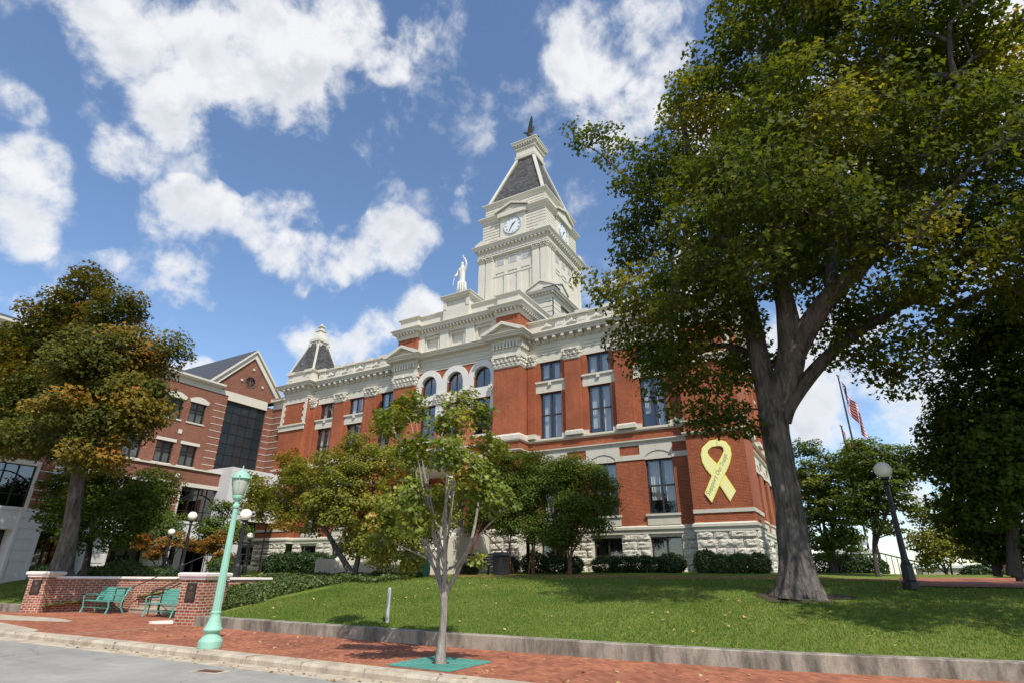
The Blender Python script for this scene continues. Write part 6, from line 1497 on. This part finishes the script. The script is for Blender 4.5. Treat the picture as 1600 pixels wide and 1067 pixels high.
tree('crape_myrtle', 'leftmost crape myrtle, with bare reddish stems, by the entrance of the courthouse', CMB[0], multi(CMB[0], BL_CM1, .06, 4, 1)+multi(CMB[1], BL_CM1[3:], .045, 3, 2), BL_CM1, 330, 100, .45, .095, 'fresh_leaf', 'red_bark', 41, flare=0, dmin=.3, group='crape myrtles by the courthouse', droop=.15)
tree('crape_myrtle', 'middle crape myrtle of the three against the courthouse wall', CMB[2], multi(CMB[2], BL_CM2, .045, 3, 5), BL_CM2, 230, 100, .45, .095, 'fresh_leaf', 'red_bark', 42, flare=0, dmin=.3, group='crape myrtles by the courthouse', droop=.15)
tree('crape_myrtle', 'rightmost crape myrtle, overhanging the boxwood hedge', CMB[3], multi(CMB[3], BL_CM3, .06, 4, 9), BL_CM3, 340, 100, .45, .095, 'fresh_leaf', 'red_bark', 43, flare=0, dmin=.3, group='crape myrtles by the courthouse', droop=.2)
tree('shade_tree', 'tall dark green tree filling the right edge of the photo', tuple(RTT[0]), [(RTT, [.16, .13, .1, .06]), (RTT2, [.12, .1, .07, .04])], BL_RT, 470, 80, .45, .14, 'dark_leaf', 'dark_bark', 51, flare=.2, dmin=.42, tone=(0, .9), patch=(-.2, .5))
tree('small_tree', 'fine-leaved tree with several stems just right of the big maple trunk', ZB[0], multi(ZB[0], BL_Z1, .10, 4, 3), BL_Z1, 300, 75, .46, .12, 'fresh_leaf', 'dark_bark', 61, flare=.1, dmin=.34, flat=.35, group='fine-leaved trees by the flagpoles', patch=(-.1, .4))
tree('small_tree', 'fine-leaved tree behind the right-hand globe lamp', ZB[1], multi(ZB[1], BL_Z2, .08, 2, 4), BL_Z2, 230, 66, .42, .11, 'fresh_leaf', 'dark_bark', 62, flare=.1, dmin=.3, flat=.3, group='fine-leaved trees by the flagpoles', patch=(-.1, .4))
tree('sparse_shrub', 'sparse brownish shrub far behind, right of the globe lamp', (3.4, 33, 1.7), multi((3.4, 33, 1.7), BL_FAR, .04, 5, 4), BL_FAR, 140, 70, .4, .12, 'dogwood_leaf', 'dark_bark', 63, flare=0, dmin=.35)
tree('small_tree', 'small upright green tree left of the globe lamp behind the pillars', SB[0], multi(SB[0], BL_S1, .06, 3, 4), BL_S1, 110, 85, .45, .12, 'fresh_leaf', 'dark_bark', 71, flare=0, dmin=.42, group='small trees by the modern building')
tree('small_tree', 'small upright green tree behind the green street lamp', SB[1], multi(SB[1], BL_S2, .06, 3, 6), BL_S2, 85, 85, .42, .12, 'fresh_leaf', 'dark_bark', 72, flare=0, dmin=.4, group='small trees by the modern building')
tree('dogwood_tree', 'low orange-leaved dogwood left of the nearest globe lamp', (-34.3, 19.8, 1.4), multi((-34.3, 19.8, 1.4), BL_S1O, .04, 4, 4), BL_S1O, 60, 70, .36, .11, 'orange_leaf', 'dark_bark', 73, flare=0, dmin=.3, flat=.3, tone=(.3, 1), group='orange dogwoods')
tree('dogwood_tree', 'low orange-leaved dogwood between the two globe lamps', (-31.6, 21, 1.4), multi((-31.6, 21, 1.4), BL_S2O, .04, 4, 4), BL_S2O, 60, 70, .36, .11, 'orange_leaf', 'dark_bark', 74, flare=0, dmin=.3, flat=.3, tone=(.3, 1), group='orange dogwoods')

def bush(name, label, blobs, z0, n, leaf, m, seed, cat='shrub', core=.86, group=None, boxy=False):
    rng = np.random.default_rng(seed); c0 = np.mean([b[:2] for b in blobs], axis=0)
    t = thing(name, label, cat, (float(c0[0]), float(c0[1]), z0), group=group, local=False)
    st_ = MB()
    for (x, y, z, rx, ry, rz) in blobs:
        for k in range(5): a = rng.uniform(0, 6.28); st_.tube([(x, y, z0-.1), (x+rx*.5*math.cos(a), y+ry*.5*math.sin(a), z), (x+rx*.75*math.cos(a+.3), y+ry*.75*math.sin(a+.3), z+rz*.5)], [.025, .018, .008], 4)
    st_.build('stems', 'dark_bark', t)
    P = []; N_ = []
    ar = np.array([b[3]*b[4]+b[3]*b[5]+b[4]*b[5] for b in blobs]); ar /= ar.sum()
    for b, f in zip(blobs, ar):
        k = int(n*f); d = rng.normal(0, 1, (k, 3)); d /= np.linalg.norm(d, axis=1)[:, None]
        if boxy: e = np.sign(d)*np.abs(d)**.6; e /= np.maximum(1e-6, np.linalg.norm(e, axis=1))[:, None]; d2 = e
        else: d2 = d
        r = rng.uniform(.72, 1.0, k)*(1+.10*np.array([mnoise.noise(Vector((float(v[0])*3+b[0], float(v[1])*3+b[1], float(v[2])*3))) for v in d2])*1.6)
        if boxy: r *= 1.12
        p = np.array(b[:3])+d2*r[:, None]*np.array(b[3:6]); P.append(p); N_.append(d+np.array([0, 0, .3]))
    P = np.vstack(P); N_ = np.vstack(N_); ok = P[:, 2] > z0-.02; P = P[ok]; N_ = N_[ok]; n = len(P)
    leaves('foliage', P, N_, leaf*rng.uniform(.6, 1.3, n), np.clip(rng.random(n)*.7+.2*rng.random(n), 0, 1), m, t, LEAF2, rng, .7)
    return t
hz = 1.78
bush('boxwood_hedge', 'dark clipped boxwood bush, leftmost of the three under the basement windows', [(-11.1, 28.9, 2.1, .75, .55, .45), (-10.3, 28.9, 2.15, .6, .55, .42)], hz, 9000, .075, 'hedge_leaf', 1, 'hedge', group='boxwoods along the courthouse', boxy=True)
bush('boxwood_hedge', 'dark clipped boxwood bush, middle of the three under the basement windows', [(-9.3, 28.9, 2.15, .65, .55, .44), (-8.7, 28.9, 2.1, .5, .55, .42)], hz, 8000, .075, 'hedge_leaf', 2, 'hedge', group='boxwoods along the courthouse', boxy=True)
bush('boxwood_hedge', 'dark rounded boxwood bush, rightmost of the three under the basement windows', [(-7.75, 28.85, 2.18, .72, .6, .5)], hz, 6500, .075, 'hedge_leaf', 3, 'hedge', group='boxwoods along the courthouse')
bush('loose_shrub', 'light green loose shrubs below the yellow ribbon at the courthouse corner', [(-6.1, 28.7, 2.2, .6, .5, .62), (-5.4, 28.6, 2.1, .6, .5, .5), (-4.6, 28.7, 2.15, .6, .5, .5), (-3.8, 28.7, 2.15, .5, .5, .5)], hz, 11000, .085, 'juniper', 4)
bush('hedge', 'tall dark evergreen hedge below the left part of the courthouse', [(-32.4, 26, 2.1, 1.0, .8, .75), (-31.2, 26, 2.15, 1.0, .8, .8), (-29.9, 26, 2.15, 1.0, .8, .8), (-28.6, 26, 2.1, 1.0, .8, .78), (-27.4, 26.1, 2.0, .9, .8, .7)], 1.5, 20000, .10, 'hedge_leaf', 5, 'hedge')
bush('shade_shrub', 'dark low shrubs in the shade under the crape myrtles', [(-14.5, 27.6, 2.2, .8, .6, .6), (-13.3, 27.6, 2.1, .8, .6, .5), (-12.3, 27.7, 2.1, .5, .5, .45), (-16.2, 27.7, 2.1, .8, .5, .5)], hz, 9000, .09, 'hedge_leaf', 6)
bush('round_bush', 'large rounded green bush behind the left garden wall', [(-31.9, 16.6, 1.6, 1.1, .9, .62)], 1.35, 8000, .085, 'juniper', 7)
bush('round_bush', 'low green mound of foliage left of the large rounded bush', [(-33.6, 16.4, 1.45, .9, .8, .36), (-29.3, 16.5, 1.5, .9, .8, .36)], 1.3, 6000, .085, 'juniper', 8)
bush('round_bush', 'clipped yellow-green globe bush behind the pillars', [(-27.4, 18.9, 1.85, .62, .6, .55)], 1.4, 5000, .08, 'juniper', 9)
bush('round_bush', 'dark green mound behind the clipped globe bush', [(-31.4, 21.6, 2.0, .85, .8, .62)], 1.4, 5000, .09, 'fresh_leaf', 10)
bush('round_bush', 'small dark bush at the foot of the white arcade pier', [(-35.6, 14.6, 1.55, .5, .45, .42)], 1.2, 2500, .08, 'hedge_leaf', 12)
bush('shade_hedge', 'dark low hedge running below the arcade of the modern building', [(-36.4+.9*i, 17.2, 1.55, .7, .5, .38) for i in range(9)], 1.3, 9000, .09, 'hedge_leaf', 13, 'hedge')
bush('loose_shrub', 'green shrub right of the stair cheek wall of the entrance', [(-16.9, 25.2, 1.95, .5, .5, .5)], 1.6, 2500, .08, 'hedge_leaf', 14)
bush('dark_bush', 'dark clipped hedge under the trees at the far right', [(4.3, 31, 1.75, .8, .5, .42)], 1.4, 3500, .09, 'hedge_leaf', 15, 'hedge')
bush('dark_bush', 'dark shrubs at the foot of the fine-leaved trees beside the maple trunk', [(-1.6, 32, 2.1, .9, .6, .6), (-.3, 32, 2.1, .9, .6, .6), (.6, 32, 2.0, .6, .5, .5)], 1.7, 8000, .09, 'hedge_leaf', 16, 'hedge')
# creeping juniper on the bank above the brick plaza
rng = np.random.default_rng(77)
def scatter(n, x0, x1, y0, y1, keep, lift=0.0):
    x = rng.uniform(x0, x1, n); y = rng.uniform(y0, y1, n); k = np.array([keep(a, b_) for a, b_ in zip(x, y)]); x, y = x[k], y[k]
    return x, y, np.array([Hn(a, b_) for a, b_ in zip(x, y)])+lift
def jun(a, b):
    if b < 12.2: return False
    e = mnoise.noise(Vector((a*.9, b*.9, 3)))
    if (b < 14.5 and a < -18.4-max(0, b-12.2)*.8+.25) or (b < 17.3 and a < -22.2): return False
    r1 = -22.0 < a < -17.7-.10*(b-12)+e*.25 and b < 20.5
    r2 = b > 18.2+e*.4 and b < 21.2 and -25 < a < -16.5+e
    return r1 or r2
x, y, z = scatter(60000, -25, -13.5, 12, 22, jun)
hgt = np.array([.16+.16*mnoise.noise(Vector((a*1.5, b*1.5, 9))) for a, b in zip(x, y)])
P = np.stack([x, y, z+rng.random(len(x))**.5*hgt], 1); N_ = np.tile([0, -.2, 1.0], (len(P), 1))
o = leaves('ground_cover', P, N_, .10*rng.uniform(.6, 1.3, len(P)), rng.random(len(P)), 'juniper', None, LEAF2, rng, .8); tag(o, 'creeping green juniper on the bank between the brick wall and the lawn', 'ground cover', kind='stuff')
# grass blades
def bare(a, b): return math.hypot(a+1.45, b-17.45) < .95+.9*mnoise.noise(Vector((a*1.1, b*1.1, 4)))
def gok(a, b): return (not bare(a, b) or rng.random() < .12) and b > wally(a)+.31 and not (-25.6 < a < -17.6+.0 and b < 17) and not (a > 1.0 and 20.7 < b < 29)
n_each = [(150000, -18, 7, 11.8, 17), (70000, -20, 9, 17, 24), (22000, -40, -28.5, 11.6, 17), (50000, 7, 16, 12.6, 20)]
Vs, Fs, Ts = [], [], []; off = 0
for n, x0, x1, y0, y1 in n_each:
    x, y, z = scatter(n, x0, x1, y0, y1, gok); n = len(x); far = 1 if y0 < 16 else 1.4
    a = rng.uniform(0, 6.283, n); h_ = rng.uniform(.025, .06, n)*far; w_ = .007*far; lean = rng.normal(0, .022, (n, 2))
    dx, dy = np.cos(a)*w_, np.sin(a)*w_
    V = np.stack([np.stack([x-dx, y-dy, z-.005], 1), np.stack([x+dx, y+dy, z-.005], 1), np.stack([x+lean[:, 0], y+lean[:, 1], z+h_], 1)], 1).reshape(-1, 3)
    Vs.append(V); Fs.append(np.arange(3*n).reshape(-1, 3)+off); off += 3*n
    Ts.append(np.clip(rng.random(n)*.7+np.array([.35*mnoise.noise(Vector((a_*.5, b_*.5, 1))) for a_, b_ in zip(x, y)])+.12, 0, 1))
o = np_mesh('grass', np.vstack(Vs), np.vstack(Fs), 'grass_blade', None, np.concatenate(Ts)); tag(o, 'short mown green grass of the front lawn', 'grass', kind='stuff')
# fallen leaves on lawn, bricks and in the gutter
x, y, z = scatter(560, -18, 8, 12, 22, gok, .05)
P1 = np.stack([x, y, z], 1)
x = rng.uniform(-20, 3, 170); y = rng.uniform(8.2, 11.3, 170); P2 = np.stack([x, y, np.full(170, .142)], 1)
x = rng.uniform(-18, -3, 110); y = 7.98-rng.random(110)**2*.35; P3 = np.stack([x, y, np.full(110, .016)], 1)
P = np.vstack([P1, P2, P3]); o = leaves('fallen_leaves', P, np.tile([0, 0, 1.0], (len(P), 1)), rng.uniform(.035, .075, len(P)), rng.random(len(P)), 'litter', None, LEAF5, rng, .3); tag(o, 'dry yellow and brown leaves scattered over lawn, bricks and gutter', 'fallen leaves', kind='stuff')

# worn soil round the foot of the old maple
V = [(-1.45, 17.45, 0)]; F = []
for r_i in range(1, 6):
    for k in range(48):
        a = 2*math.pi*k/48; R0 = 1.05+.55*mnoise.noise(Vector((math.cos(a)*1.4, math.sin(a)*1.4, 2)))+.2*mnoise.noise(Vector((math.cos(a)*5, math.sin(a)*5, 2)))
        V.append((-1.45+R0*r_i/5*math.cos(a), 17.45+R0*r_i/5*math.sin(a), 0))
V = [(x, y, Hn(x, y)+.012) for x, y, _ in V]
for k in range(48): F.append((0, 1+k, 1+(k+1) % 48))
for r_i in range(4):
    for k in range(48): a = 1+r_i*48; F.append((a+k, a+48+k, a+48+(k+1) % 48, a+(k+1) % 48))
me = bpy.data.meshes.new('bare_soil'); me.from_pydata(V, [], F); me.update(); box_uv(me); tag(place_mesh('bare_soil', me, 'mulch', None), kind='structure')
